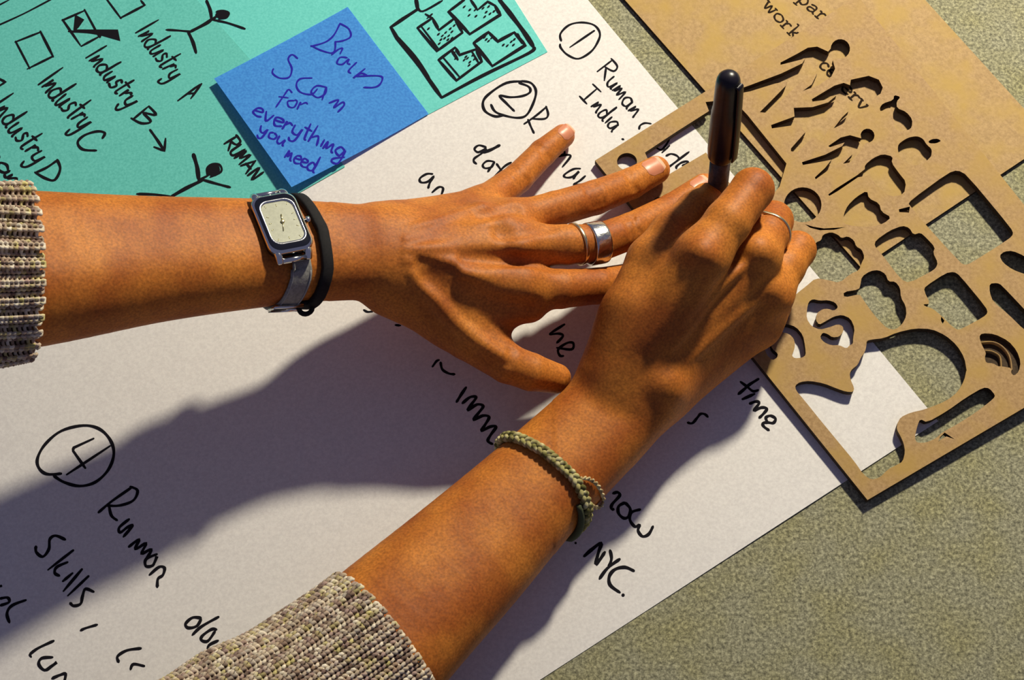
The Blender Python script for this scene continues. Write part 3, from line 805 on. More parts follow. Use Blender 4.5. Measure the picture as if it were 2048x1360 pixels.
# thin arcs left standing inside the signal symbol
inv = pl.matrix_world.inverted()
for nm, arc in (('arc_bar', [(1655, 1088), (1740, 1085), (1810, 1120), (1860, 1190), (1876, 1285)]), ('arc_bar', [(1684, 1146), (1740, 1155), (1790, 1190), (1800, 1262)])):
    mb = MB()
    q = np.array([PP(*z5(p)[0], pplane) for p in [tuple(a) for a in catmull(arc, 5)]])
    n_ = pplane[1]
    mb.tube(q - n_ * 1.7, 1, 8, flat=[(n_, 1.6, .38)] * len(q))
    o = mb.build(nm, M_plate, None, False)
    o.parent = pl; o.matrix_parent_inverse = inv
mb = MB()
rc = np.array([PP(u, v, (pplane[0] - pplane[1] * 2.4, pplane[1])) for u, v in rnd(z5(*[(x + (x - 1790) * .04, y + (y - 1170) * .04) for x, y in wifi]), 1)])
nr = len(rc)
mb.add(np.concatenate([rc, rc - pplane[1] * .8]), [tuple(range(nr)), tuple(range(2 * nr - 1, nr - 1, -1))] + [(i, (i + 1) % nr, nr + (i + 1) % nr, nr + i) for i in range(nr)])
o = mb.build('engraved_recess', M_burnt, None, False); o.parent = pl; o.matrix_parent_inverse = inv
bt = Ink(lambda u, v: P(u, v, TB) + np.array([0, 0, .04]))
bt.text('893', (1593, 0), (1644, 44), (24, -20), 3.6, wob=0)
bt.text('1234', (1525, 12), (1592, 84), (24, -20), 3.6, wob=0)
bt.text('56', (1637, 132), (1664, 158), (24, -20), 4.0, wob=0)
bt.text('637', (1680, 176), (1728, 226), (24, -20), 4.0, wob=0)
for bi in bt.build('printed_word', M_print, None, 12):
    bi.parent = bd; bi.matrix_parent_inverse = bd.matrix_world.inverted()

# ------------------------------------------------------------------ bodies as smooth distance fields
class Body:
    """groups of tapered capsules, smoothly blended; one continuous skin is drawn around them"""
    def __init__(s): s.core = []; s.limbs = []; s.cuts = []; s.adds = []
    @staticmethod
    def cap(p, a, b_, ra, rb):
        ab = b_ - a
        t = np.clip(((p - a) @ ab) / (ab @ ab), 0, 1)
        return np.linalg.norm(p - a - t[:, None] * ab, axis=1) - (ra + (rb - ra) * t)
    @staticmethod
    def smin(a, c, k):
        h = np.clip(.5 + .5 * (c - a) / k, 0, 1)
        return c * (1 - h) + a * h - k * h * (1 - h)
    def near(s, p, prims, margin=14):
        out = []
        lo = p.min(0) - margin; hi = p.max(0) + margin
        for q in prims:
            a, b_, ra, rb = q[:4]; r = max(ra, rb)
            l = np.minimum(a, b_) - r; h = np.maximum(a, b_) + r
            if np.all(h >= lo) and np.all(l <= hi): out.append(q)
        return out
    def f(s, p):
        p = np.atleast_2d(p)
        big = np.full(len(p), 40.0)
        core = big.copy()
        for ch, kb in s.core:
            d = big
            for a, b_, ra, rb, k in s.near(p, ch):
                d = np.minimum(d, s.cap(p, a, b_, ra, rb))
            if d is not big: core = s.smin(core, d, kb)
        tot = core.copy()
        for limb, kb in s.limbs:
            nl = s.near(p, limb)
            if not nl: continue
            d = big.copy()
            for a, b_, ra, rb, k in nl:
                d = s.smin(d, s.cap(p, a, b_, ra, rb), k)
            tot = s.smin(tot, s.smin(core, d, kb), .9)
        for grp in s.adds:
            ng = s.near(p, grp, 4)
            if ng: tot = s.smin(tot, np.min([s.cap(p, *q[:4]) for q in ng], 0), ng[0][4])
        for grp in s.cuts:
            ng = s.near(p, grp, 4)
            if ng: tot = -s.smin(-tot, np.min([s.cap(p, *q[:4]) for q in ng], 0), ng[0][4])
        return tot
    def hit(s, u, v, tmin=300, tmax=1100, off=0.0, start=None):
        """first point of the skin on the line of sight of photo position (u, v)"""
        d = ray(u, v)
        t = start or 480.0
        for _ in range(90):
            q = CAM + d * t
            e = s.f(q[None])[0] - off
            if e < .04: break
            t += max(e * .8, .03)
            if t > 950: return None
        return q
    def normal(s, q, e=.6):
        D = np.array([[e, 0, 0], [-e, 0, 0], [0, e, 0], [0, -e, 0], [0, 0, e], [0, 0, -e]])
        f = s.f(q[None] + D)
        return unit([f[0] - f[1], f[2] - f[3], f[4] - f[5]])
    def out(s, c, d, off=0.0, rmax=60):
        """walk outward from the inside point c along d to the skin"""
        lo, hi = 0.0, rmax
        ts = np.linspace(0, rmax, 61)
        fs = s.f(c + ts[:, None] * d) - off
        k = np.argmax(fs > 0)
        if fs[k] <= 0: return c + d * rmax
        lo, hi = ts[max(k - 1, 0)], ts[k]
        for _ in range(12):
            m_ = .5 * (lo + hi)
            if s.f((c + d * m_)[None])[0] - off > 0: hi = m_
            else: lo = m_
        return c + d * hi
    def all(s):
        r = [q for g in s.adds for q in g]
        for l, _ in s.core: r += l
        for l, _ in s.limbs: r += l
        return r
    def mesh(s, h=1.25, clip=None):
        pr = s.all()
        lo = np.min([np.minimum(q[0], q[1]) - max(q[2], q[3]) for q in pr], 0) - 4
        hi = np.max([np.maximum(q[0], q[1]) + max(q[2], q[3]) for q in pr], 0) + 4
        if clip is not None:
            lo = np.maximum(lo, clip[0]); hi = np.minimum(hi, clip[1])
        B = 8
        n = (np.ceil((hi - lo) / h / B).astype(int)) * B
        G = np.full(n, 9.0, np.float32)
        ix = [np.arange(k) for k in n]
        nb = n // B
        cen = np.stack(np.meshgrid(*[(np.arange(k) * B + (B - 1) / 2) * h for k in nb], indexing='ij'), -1).reshape(-1, 3) + lo
        # coarse values in chunks along x to profit from culling
        cv = np.concatenate([s.f(c) for c in np.array_split(cen, max(1, nb[0]))])
        rad = h * B * .9 + 1.5
        loc = np.stack(np.meshgrid(*[np.arange(B) * h] * 3, indexing='ij'), -1).reshape(-1, 3)
        half = (B - 1) / 2 * h
        k = 0
        bi_ = np.stack(np.meshgrid(*[np.arange(q) for q in nb], indexing='ij'), -1).reshape(-1, 3)
        # refine super-blocks for vectorisation
        for i in range(len(cen)):
            b0 = bi_[i] * B
            sl = (slice(b0[0], b0[0] + B), slice(b0[1], b0[1] + B), slice(b0[2], b0[2] + B))
            if abs(cv[i]) < rad:
                G[sl] = s.f(cen[i] - half + loc).reshape(B, B, B)
            else:
                G[sl] = np.sign(cv[i]) * 9
        return surface_nets(G, lo, h, s)

def surface_nets(G, lo, h, body):
    G = np.pad(G, 1, constant_values=9.0); lo = lo - h
    ins = G < 0
    n = np.array(G.shape)
    c = [ins[i:n[0] - 1 + i, j:n[1] - 1 + j, k:n[2] - 1 + k] for i in (0, 1) for j in (0, 1) for k in (0, 1)]
    cnt = sum(x.astype(np.int8) for x in c)
    cells = np.argwhere((cnt > 0) & (cnt < 8))
    idx = -np.ones(n - 1, np.int64)
    idx[tuple(cells.T)] = np.arange(len(cells))
    acc = np.zeros((len(cells), 3)); w = np.zeros(len(cells))
    corners = [(i, j, k) for i in (0, 1) for j in (0, 1) for k in (0, 1)]
    for a in corners:
        for ax in range(3):
            if a[ax]: continue
            b_ = list(a); b_[ax] = 1
            va = G[tuple((cells + a).T)]; vb = G[tuple((cells + b_).T)]
            m_ = (va < 0) != (vb < 0)
            t = np.where(m_, va / np.where(m_, va - vb, 1), 0)
            p = np.tile(np.array(a, float), (len(cells), 1)); p[:, ax] += t
            acc[m_] += p[m_]; w[m_] += 1
    V = lo + (cells + acc / w[:, None]) * h
    F = []
    for ax in range(3):
        sl0 = [slice(1, -1)] * 3; sl1 = [slice(1, -1)] * 3
        sl0[ax] = slice(0, -1); sl1[ax] = slice(1, None)
        A = ins[tuple(sl0)]; Bq = ins[tuple(sl1)]
        for sgn in (0, 1):
            e = np.argwhere((A & ~Bq) if sgn == 0 else (~A & Bq))
            off = np.ones(3, int); off[ax] = 0
            e = e + off
            o1, o2 = [q for q in range(3) if q != ax]
            d1 = np.zeros(3, int); d1[o1] = 1; d2 = np.zeros(3, int); d2[o2] = 1
            q = [e - d1 - d2, e - d2, e, e - d1]
            Q = np.stack([idx[tuple(x.T)] for x in q], 1)
            flip = (sgn == 1) != (ax == 1)
            if flip: Q = Q[:, ::-1]
            F.append(Q)
    F = np.concatenate(F)
    F = F[(F >= 0).all(1)]
    # relax onto the true surface
    order = np.argsort(V[:, 0])
    for it in range(2):
        for ch in np.array_split(order, max(1, len(V) // 2500)):
            p = V[ch]; f0 = body.f(p); e = .5
            g = np.stack([body.f(p + np.eye(3)[i] * e) - f0 for i in range(3)], 1) / e
            gn = (g ** 2).sum(1)
            V[ch] = p - g * (np.clip(f0, -1.5, 1.5) / np.maximum(gn, .25))[:, None]
    return V, F

def caps(q, k):
    return [(a[:3], b_[:3], a[3], b_[3], k) for a, b_ in zip(q[:-1], q[1:])]
def chain(pts, k=1.0, sub=1):
    """pts: (u, v, z, r) joints -> capsules"""
    q = np.array([(*P(u, v, z), r) for u, v, z, r in pts])
    if sub > 1: q = catmull(q, sub)
    return caps(q, k)
def bone(body, pts, k=9, sub=4): body.core.append((chain(pts, 1, sub), k))

def forearm(body, pts, sep, k=11):
    """two side-by-side bones; pts: (u, v, z, r), sep: half distance (mm) across the run"""
    q = np.array([(*P(u, v, z), r) for u, v, z, r in pts]); out = []
    for i in range(len(q)):
        t = unit(q[min(i + 1, len(q) - 1), :3] - q[max(i - 1, 0), :3])
        out.append(unit(np.cross([0, 0, 1.0], t)) * sep[i])
    out = np.array(out)
    for sg in (1, -1):
        w = q.copy(); w[:, :3] += sg * out
        body.core.append((caps(catmull(w, 6), 1), k))

# ---- left arm and hand (from the left edge, spread fingers to the right)
LA = Body()
forearm(LA, [(-170, 545, 132, 24), (66, 536, 116, 22.6), (300, 518, 96, 19.3), (500, 506, 79, 16.7), (640, 502, 67, 15.2), (775, 506, 57, 13.5)], [14, 11, 9, 8.5, 8, 8])
# metacarpals
bone(LA, [(770, 535, 56, 12.5), (905, 556, 52, 11.5), (1035, 572, 46, 10.6)])
bone(LA, [(765, 510, 58, 12.5), (900, 505, 54, 11.5), (1040, 492, 47, 10.6)])
bone(LA, [(765, 482, 56, 12.5), (900, 468, 48, 11), (1020, 445, 39, 9.8)])
bone(LA, [(760, 462, 51, 11.5), (860, 440, 42, 10), (960, 416, 31, 9)])
# body of the palm below the bones
bone(LA, [(790, 500, 50, 15), (930, 500, 40, 14), (1030, 500, 34, 11)])
bone(LA, [(800, 530, 46, 13), (930, 552, 38, 13), (1030, 548, 33, 10)])
bone(LA, [(800, 478, 46, 13), (930, 462, 37, 12), (1010, 452, 30, 9)])
# web and muscle between thumb and index finger
bone(LA, [(800, 560, 50, 12.5), (915, 600, 43, 12.5), (985, 622, 38, 9)])
bone(LA, [(900, 640, 36, 9.5), (985, 655, 33, 6.5)], 8)
bone(LA, [(1000, 600, 42, 8.5), (1060, 612, 38, 7)], 8)
LA.limbs.append((chain([(955, 418, 30, 8.8), (1036, 356, 18, 7.3), (1085, 306, 11, 6.8), (1126, 272, 7.5, 5.9)]), 7))        # little finger
LA.limbs.append((chain([(1020, 445, 38, 9.3), (1110, 418, 32, 8.4), (1190, 395, 25, 8.3), (1262, 367, 17, 7.6), (1312, 340, 12.5, 6.9)]), 7))   # ring finger
LA.limbs.append((chain([(1040, 492, 45, 10.2), (1130, 490, 41, 9.4), (1195, 486, 36, 8.9), (1262, 462, 29, 8.6), (1345, 418, 19, 7.6), (1408, 375, 13, 6.9)]), 7))    # middle finger
LA.limbs.append((chain([(1035, 572, 44, 10.2), (1120, 578, 38, 9.0), (1195, 572, 29, 8.4), (1275, 556, 16, 7.6), (1335, 535, 8.5, 6.8)]), 7))   # index finger
LA.limbs.append((chain([(790, 572, 49, 13.5), (872, 628, 42, 11), (935, 678, 38, 9.6), (1015, 727, 32, 9.0), (1062, 744, 27, 8.6), (1112, 757, 20, 7.0)]), 10))  # thumb
def top(body, u, v, dz): 
    q = body.hit(u, v); n_ = body.normal(q); return q + n_ * dz
def ridge(body, pts, r, dz, k=3.0):
    q = catmull([top(body, u, v, dz) for u, v in pts], 5)
    rr = np.interp(np.linspace(0, 1, len(q)), [0, .25, .8, 1], [r * .4, r, r, r * .5])
    return [(a, b_, rr[i], rr[i + 1], k) for i, (a, b_) in enumerate(zip(q[:-1], q[1:]))]
t_ = []
t_.append(ridge(LA, [(812, 500), (880, 497), (950, 494), (1030, 489)], 2.6, -1.1))
t_.append(ridge(LA, [(812, 478), (890, 465), (960, 452), (1015, 440)], 2.3, -1.2))
t_.append(ridge(LA, [(812, 520), (880, 536), (960, 552), (1035, 562)], 2.8, -1.2))
t_.append(ridge(LA, [(825, 455), (880, 438), (945, 415)], 1.8, -1.2))
t_.append(ridge(LA, [(835, 508), (890, 520), (950, 526), (1000, 530)], 1.5, -.9))
t_.append(ridge(LA, [(822, 545), (860, 588), (905, 640), (960, 685), (1010, 714)], 3.4, -1.2))
def valley(body, pts, r, dz, k=5.0):
    q = catmull([top(body, u, v, dz) for u, v in pts], 4)
    return [(a, b_, r, r, k) for a, b_ in zip(q[:-1], q[1:])]
vl = []
vl.append(valley(LA, [(1000, 471), (1045, 466), (1095, 456)], 3.2, 2.9, 4))
vl.append(valley(LA, [(930, 516), (1030, 530), (1100, 536)], 3.0, 2.9, 4))
vl.append(valley(LA, [(960, 434), (1030, 420)], 2.6, 2.3, 4))
vl.append(valley(LA, [(862, 552), (920, 582), (985, 604), (1060, 616)], 4.0, 3.7, 6))
vl.append(valley(LA, [(838, 527), (905, 546)], 2.0, 1.7, 3))
LA.cuts += vl
LA.adds += t_
def knuckle(body, u, v, r, dz, k=4.0):
    q = top(body, u, v, dz); return [(q, q + np.array([.1, 0, 0]), r, r, k)]
LA.adds += [knuckle(LA, 1042, 488, 6.5, -4.6), knuckle(LA, 1018, 440, 6, -4.4), knuckle(LA, 1042, 566, 6.5, -4.6), knuckle(LA, 962, 412, 5, -3.8)]
def crease(body, u, v, ax, w, r=.75, dz=.34, k=1.0, bow=1.0):
    """shallow wrinkle across a finger; ax: finger direction in the photo, w: half width (px)"""
    ax = unit(ax); pr = np.array([-ax[1], ax[0]]); pts = []
    for t in (-1, -.5, 0, .5, 1):
        uv = np.array([u, v]) + pr * w * t + ax * bow * (1 - t * t)
        q = body.hit(uv[0], uv[1])
        if q is None: continue
        pts.append(q + body.normal(q) * dz)
    return [(a, b_, r, r, k) for a, b_ in zip(pts[:-1], pts[1:]) if np.linalg.norm(a - b_) < 14]
cr_ = []
for (u, v, ax, w, offs) in [(1190, 390, (72, -28), 24, (-14, -7, 0, 6, 12)), (1262, 363, (60, -28), 20, (-5, 0, 5)), (1036, 352, (60, -60), 20, (-9, -3, 3, 9)),
                            (1085, 304, (45, -38), 18, (-4, 0, 4)), (1265, 450, (75, -38), 20, (-12, -5, 2, 9)), (1020, 716, (80, 30), 16, (-6, 0, 6))]:
    for o_ in offs:
        a = unit(ax); cr_.append(crease(LA, u + a[0] * o_, v + a[1] * o_, ax, w, bow=random.uniform(-2, 3)))
LA.cuts += [g for g in cr_ if g]

# ---- right arm and hand (from the bottom edge, holding the pen)
RA = Body()
forearm(RA, [(560, 1485, 44, 27), (765, 1276, 38, 23), (933, 1115, 32, 19.5), (1079, 969, 28, 16.6), (1213, 839, 27, 14.8), (1285, 758, 33, 13.5)], [11, 9.5, 9, 8, 8, 8.5])
bone(RA, [(1245, 770, 34, 13.5), (1325, 640, 54, 12.5), (1402, 515, 71, 11.5)])
bone(RA, [(1285, 790, 31, 13), (1390, 650, 42, 12.5), (1510, 512, 53, 10.8)])
bone(RA, [(1308, 788, 26, 12.5), (1420, 680, 30, 12.3), (1536, 590, 37, 10.5)])
bone(RA, [(1332, 782, 21, 11.5), (1428, 708, 21, 11.5), (1516, 648, 24, 10)])
bone(RA, [(1215, 770, 30, 12), (1250, 660, 42, 12.5)])
bone(RA, [(1280, 660, 44, 13), (1345, 560, 56, 10.5)])
RA.limbs.append((chain([(1402, 515, 71, 11.2), (1455, 445, 74, 10.3), (1505, 379, 71, 9.5), (1475, 425, 42, 8.4), (1452, 450, 21, 7.0)], 2), 7))    # index
RA.limbs.append((chain([(1510, 512, 53, 10.6), (1535, 470, 47, 9.6), (1546, 442, 38, 9.2), (1492, 480, 24, 8.2), (1462, 492, 16, 7)], 2), 7))      # middle
RA.limbs.append((chain([(1536, 590, 37, 10.2), (1570, 535, 34, 9.2), (1594, 500, 29, 8.7), (1535, 545, 16, 7.8), (1490, 550, 14, 7)], 2), 7))    # ring
RA.limbs.append((chain([(1516, 650, 24, 9.6), (1537, 626, 21, 8.4), (1547, 612, 18, 8.0), (1505, 610, 14, 7)], 2), 7))         # little
RA.limbs.append((chain([(1232, 740, 36, 13), (1262, 615, 51, 11.8), (1302, 520, 56, 10.6), (1345, 468, 56, 10.2), (1392, 420, 50, 8.6), (1412, 398, 46, 7.6)], 3), 9))   # thumb
t_ = []
t_.append(ridge(RA, [(1300, 700), (1345, 620), (1395, 535)], 2.4, -1.6))
t_.append(ridge(RA, [(1340, 700), (1420, 600), (1500, 520)], 2.4, -1.6))
t_.append(ridge(RA, [(1380, 720), (1455, 650), (1525, 590)], 2.2, -1.6))
RA.adds += t_
RA.adds += [knuckle(RA, 1404, 505, 6.5, -4.4), knuckle(RA, 1516, 500, 7, -4.2), knuckle(RA, 1540, 580, 6, -4.2)]
RA.adds += [knuckle(RA, 1335, 770, 8.5, -6.6, 6)]
cr_ = []
for (u, v, ax, w, offs) in [(1345, 452, (70, -60), 20, (-8, -2, 4, 9))]:
    for o_ in offs:
        a = unit(ax); cr_.append(crease(RA, u + a[0] * o_, v + a[1] * o_, ax, w, bow=random.uniform(-2, 3)))
RA.cuts += [g for g in cr_ if g]

per = thing('person', 'person in a marled knit sweater, one hand spread, the other writing with a pen', 'person')

def skin_obj(body, name, tips, label):
    V, F = body.mesh(1.25)
    o = mesh_obj(name, V, F, M_skin, per, True)
    a = np.zeros(len(V))
    for p, r in tips:
        d = np.linalg.norm(V - p, axis=1)
        a = np.maximum(a, np.clip(1 - d / r, 0, 1) ** .8 * .75)
    at_ = o.data.attributes.new('tipness', 'FLOAT', 'POINT'); at_.data.foreach_set('value', a.astype(np.float32))
    o['label'] = label
    return o
arm_l = skin_obj(LA, 'arm', [(P(1133, 264, 8), 9), (P(1325, 332, 9), 10), (P(1415, 362, 10), 10), (P(1120, 757, 15), 8)], 'left forearm with spread hand')
arm_r = skin_obj(RA, 'arm', [(P(1412, 398, 43), 8)], 'right forearm with hand closed around the pen')

def nail(body, u, v, ax, hl, hw, parent):
    """nail plate laid on the finger: ax photo direction to the tip, half length / width in mm"""
    c = body.hit(u, v); n_ = body.normal(c, 1.5)
    c2_ = body.hit(u + ax[0] * 3, v + ax[1] * 3)
    t = c2_ - c; t -= n_ * (t @ n_); t = unit(t); b_ = np.cross(n_, t)
    V = []; nx, ny = 10, 12; F = []; mi = []
    for j in range(ny + 1):
        for i in range(nx + 1):
            x = (i / nx * 2 - 1); y = (j / ny * 2 - 1)
            ww = hw * (1 - .35 * max(0, -y - .55) / .45 - .28 * max(0, y - .6) / .4)
            q = c + t * (y * hl - .0) + b_ * (x * ww)
            # drop on the skin
            o_ = q + n_ * 6
            for _ in range(14):
                o_ = o_ - n_ * (body.f(o_[None])[0] * .8)
            if y > .5: o_ = q + n_ * (((o_ - q) @ n_) * .5)
            edge = 1 - max(abs(x), abs(y)) ** 4
            V.append(o_ + n_ * (.12 + .38 * edge))
    for j in range(ny):
        for i in range(nx):
            F.append((j * (nx + 1) + i, j * (nx + 1) + i + 1, (j + 1) * (nx + 1) + i + 1, (j + 1) * (nx + 1) + i))
            mi.append(1 if j >= ny - 2 else 0)
    o = mesh_obj('fingernail', V, F, [M_nail, M_nailtip], parent, True, mi)
    return o
nail(LA, 1134, 262, (.75, -.66), 4.6, 3.6, arm_l)
nail(LA, 1308, 330, (.9, -.42), 5.6, 4.6, arm_l)
nail(LA, 1403, 367, (.83, -.56), 5.2, 4.6, arm_l)

# ------------------------------------------------------------------ pen
pT = P(1424, 484, 6.5); pQ = P(1457.5, 156, 118.0)
pa = unit(pQ - pT); LEN = np.linalg.norm(pQ - pT)
pen = thing('pen', 'black capped ballpoint pen held upright in the right hand', 'pen')
def lathe(base, ax, prof, sides=28):
    ref = np.array([1.0, 0, 0]); e1 = unit(ref - ax * (ref @ ax)); e2 = np.cross(ax, e1)
    an = np.arange(sides) * 2 * math.pi / sides
    V = []; F = []
    for r_, h_ in prof: V.append(base + ax * h_ + r_ * (np.outer(np.cos(an), e1) + np.outer(np.sin(an), e2)))
    V = np.concatenate(V); n = len(prof)
    for i in range(n - 1):
        for k in range(sides):
            k2 = (k + 1) % sides
            F.append((i * sides + k, i * sides + k2, (i + 1) * sides + k2, (i + 1) * sides + k))
    F.append(tuple(range(sides))[::-1]); F.append(tuple((n - 1) * sides + k for k in range(sides)))
    return V, F
capb = LEN * .545
mb = MB(); mb.add(*lathe(pT, pa, [(.3, 0), (.5, .8), (.9, 2.5), (1.5, 5), (2.4, 9)])); mb.build('writing_tip', M_chrome, pen)
mb = MB(); mb.add(*lathe(pT, pa, [(2.4, 9), (3.2, 12), (4.0, 18), (4.5, 24), (4.75, 34), (4.8, capb + 6)])); mb.build('barrel', M_barrel, pen)
mb = MB()
L_ = LEN - 1
mb.add(*lathe(pT, pa, [(4.85, capb), (5.5, capb + .3), (6.05, capb + 1.6), (6.35, capb + 6), (6.4, capb + 22), (6.2, capb + 30), (5.7, capb + 34), (5.55, L_ - 5), (5.45, L_ - 2.5), (5.2, L_ - .2), (4.6, L_ + 1.6), (3.4, L_ + 3.0), (1.8, L_ + 3.8), (.3, L_ + 4)]))
mb.build('cap', M_cap, pen)
e1 = unit(np.array([.78, -.63, 0]) - pa * (np.array([.78, -.63, 0]) @ pa))
mb = MB()
q = [pT + pa * (L_ - 1) + e1 * 4.6, pT + pa * (L_ - .8) + e1 * 5.9, pT + pa * (L_ - 4) + e1 * 6.5, pT + pa * (capb + 24) + e1 * 7.1, pT + pa * (capb + 5) + e1 * 7.2, pT + pa * (capb + 3.0) + e1 * 6.6]
q = catmull(q, 4)
mb.tube(q, 1, 10, flat=[(e1, .6, 2.0)] * len(q)); mb.build('pocket_clip', M_cap, pen)

# ------------------------------------------------------------------ things worn on the arms
def frame(c, ax):
    up = np.array([0, 0, 1.0]); up = unit(up - ax * (up @ ax)); side = np.cross(ax, up)   # side: towards the viewer for the left arm
    if side[1] > 0: side = -side
    return up, side
def wrap(body, c, ax, thetas, shift, off, rmax=40):
    up, side = frame(c, ax); out = []
    for th_ in thetas:
        d = math.cos(th_) * up + math.sin(th_) * side
        out.append((body.out(c + ax * shift(th_), d, off, rmax), d))
    return out
def band(mb, pts, hh, ww, closed=True):
    q = np.array([p for p, d in pts]); fl = [(d, hh, ww) for p, d in pts]
    mb.tube(q, 1, 12, closed=closed, flat=fl)

# wristwatch
wc = P(565, 504, 73); wa = unit(P(640, 502, 67) - P(500, 506, 79))
watch = thing('wristwatch', 'silver rectangular wristwatch with grey leather strap on the left wrist', 'watch')
cc = LA.hit(561, 456); cn = LA.normal(cc, 3)
cn = unit(cn + np.array([-.02, .02, .35]))
wx = unit(wa - cn * (wa @ cn)); wy = np.cross(cn, wx)
if wy[1] < 0: wy = -wy
rot = math.radians(8)
wx, wy = unit(wx * math.cos(rot) + wy * math.sin(rot)), unit(-wx * math.sin(rot) + wy * math.cos(rot))
def rrect(hx, hy, r_, n=7):
    pts = []
    for sx, sy, a0 in ((1, 1, 0), (-1, 1, 90), (-1, -1, 180), (1, -1, 270)):
        for k in range(n):
            a = math.radians(a0 + 90 * k / (n - 1))
            pts.append((sx * (hx - r_) + r_ * math.cos(a), sy * (hy - r_) + r_ * math.sin(a)))
    return pts
def loft(levels, o0, cap_top=True, cap_bot=True):
    V = []; F = []; n = None
    for hx, hy, r_, h_ in levels:
        pts = rrect(hx, hy, r_); n = len(pts)
        V += [o0 + wx * x + wy * y + cn * h_ for x, y in pts]
    for i in range(len(levels) - 1):
        for k in range(n):
            F.append((i * n + k, i * n + (k + 1) % n, (i + 1) * n + (k + 1) % n, (i + 1) * n + k))
    if cap_bot: F.append(tuple(range(n))[::-1])
    if cap_top: F.append(tuple((len(levels) - 1) * n + k for k in range(n)))
    return V, F
co = cc - cn * .8
mb = MB(); mb.add(*loft([(9.2, 13.5, 4, -.5), (9.6, 14.4, 4.5, .6), (10.2, 15, 4.8, 2.2), (10.2, 15, 4.8, 4.6), (9.9, 14.6, 4.8, 5.2), (9.3, 13.8, 4.7, 5.7), (8.1, 11.3, 4.4, 6.3), (7.6, 10.6, 4.2, 6.5), (7.3, 10.3, 4.1, 5.7)], co, cap_top=False))
cs = mb.build('watch_case', [M_chrome, M_steelreflect], watch)
for p_ in cs.data.polygons:
    p_.material_index = 1 if p_.index // 28 in (1, 2, 5) else 0  # flanks and bezel slope carry painted dark reflections, the rest stays bright
mb = MB(); mb.add(*loft([(7.4, 10.4, 4.1, 5.2), (7.35, 10.35, 4.1, 5.75)], co)); dial = mb.build('dial', M_dial, watch, False)
mb = MB(); mb.tube([co + cn * 6.0, co + cn * 6.0 + wx * .6 + wy * 3.6], .28, 6); mb.tube([co + cn * 6.0, co + cn * 6.0 - wx * 1.2 - wy * 4.6], .2, 6)
mb.add(*lathe(co + cn * 5.75, cn, [(.9, 0), (.9, .5), (.5, .7)], 14)); mb.build('watch_hands', M_gold2, dial)
mb = MB()
for k in range(12):
    a = math.radians(30 * k); x, y = math.sin(a), math.cos(a); s_ = min(6.2 / max(abs(x), .01), 9 / max(abs(y), .01))
    p_ = co + cn * 5.8 + wx * x * s_ + wy * y * s_
    mb.tube([p_, p_ - (wx * x + wy * y) * 1.1], .13, 5)
mb.build('hour_marks', M_gold2, dial)
mb = MB(); mb.add(*lathe(co + wx * 10.3 + cn * 3.4, wx, [(.8, 0), (.8, .8), (1.5, .9), (1.6, 1.4), (1.6, 2.4), (1.2, 2.7)], 16)); mb.build('crown', M_chrome, watch)
for sx in (-1, 1):
    for sy in (-1, 1):
        mb = MB()
        q = [co + wx * sx * 6.8 + wy * sy * 13.2 + cn * 3.4, co + wx * sx * 6.6 + wy * sy * 15.6 + cn * 3.0, co + wx * sx * 6.3 + wy * sy * 17.4 + cn * 1.2]
        mb.tube(catmull(q, 4), 1.75, 12); mb.build('lug', M_chrome, watch)
for sy in (-1, 1):
    mb = MB(); mb.tube([co + wx * -5.4 + wy * sy * 17.0 + cn * 1.9, co + wx * 5.4 + wy * sy * 17.0 + cn * 1.9], 1.35, 12); mb.build('strap_bar', M_chrome, watch)
# strap around the wrist, in two runs meeting in the case
sh = lambda th_: float(np.interp(math.degrees(th_), [-75, -20, 30, 60, 90, 115, 160, 285], [-5, -3, 1.8, 1.0, -2.0, -5.0, -6, -5]))
th0, th1 = math.radians(46), math.radians(322)
pts = wrap(LA, wc, wa, np.linspace(th0, th1, 60), sh, 1.0)
a_ = co + wy * -16.9 + cn * .9
pts = [(a_, cn)] + pts
mb = MB(); band(mb, pts, .75, 4.9, closed=False); st = mb.build('strap', M_strap, watch)
mb = MB()
for sg in (-1, 1):
    q = np.array([p + d * .8 + wa * sg * 3.9 for p, d in pts[2:-2]]); mb.tube(q, .22, 5)
mb.build('stitching', M_stitch, st)
bp_ = wrap(LA, wc, wa, [math.radians(92), math.radians(102)], sh, 1.9)
p_, d_ = bp_[0]; t_ = unit(bp_[1][0] - bp_[0][0])
mb = MB(); q = [p_ + wa * x + t_ * y + d_ * .5 for x, y in ((-6.2, 0), (6.2, 0), (6.2, 5.0), (-6.2, 5.0))]
mb.tube(np.array(q), 1.0, 10, closed=True); mb.build('buckle', M_chrome, watch)

# black elastic hair tie beside the watch
tie = thing('hair_tie', 'black elastic hair tie on the left wrist beside the watch', 'hair tie')
hs = lambda th_: float(np.interp(math.degrees(th_), [-180, -90, -45, 0, 50, 90, 120, 180], [8, 7.5, 9.5, 13.0, 13.0, 10.0, 8, 8]))
pts = wrap(LA, wc, wa, np.linspace(-math.pi, math.pi, 72, endpoint=False), hs, 1.6)
mb = MB(); band(mb, pts, 1.6, 2.6); mb.build('elastic_band', M_elastic, tie)
p_, d_ = wrap(LA, wc, wa, [math.radians(97)], hs, 2.2)[0]
mb = MB(); q = [p_ - wa * 3.2 + wa * 3.0 * math.cos(a) + np.array([0, -1.0, -.2]) * (2.6 * math.sin(a) + 1.2) for a in np.arange(16) * math.pi / 8]
mb.tube(np.array(q), 1.15, 8, closed=True); mb.build('small_loop', M_elastic, tie)

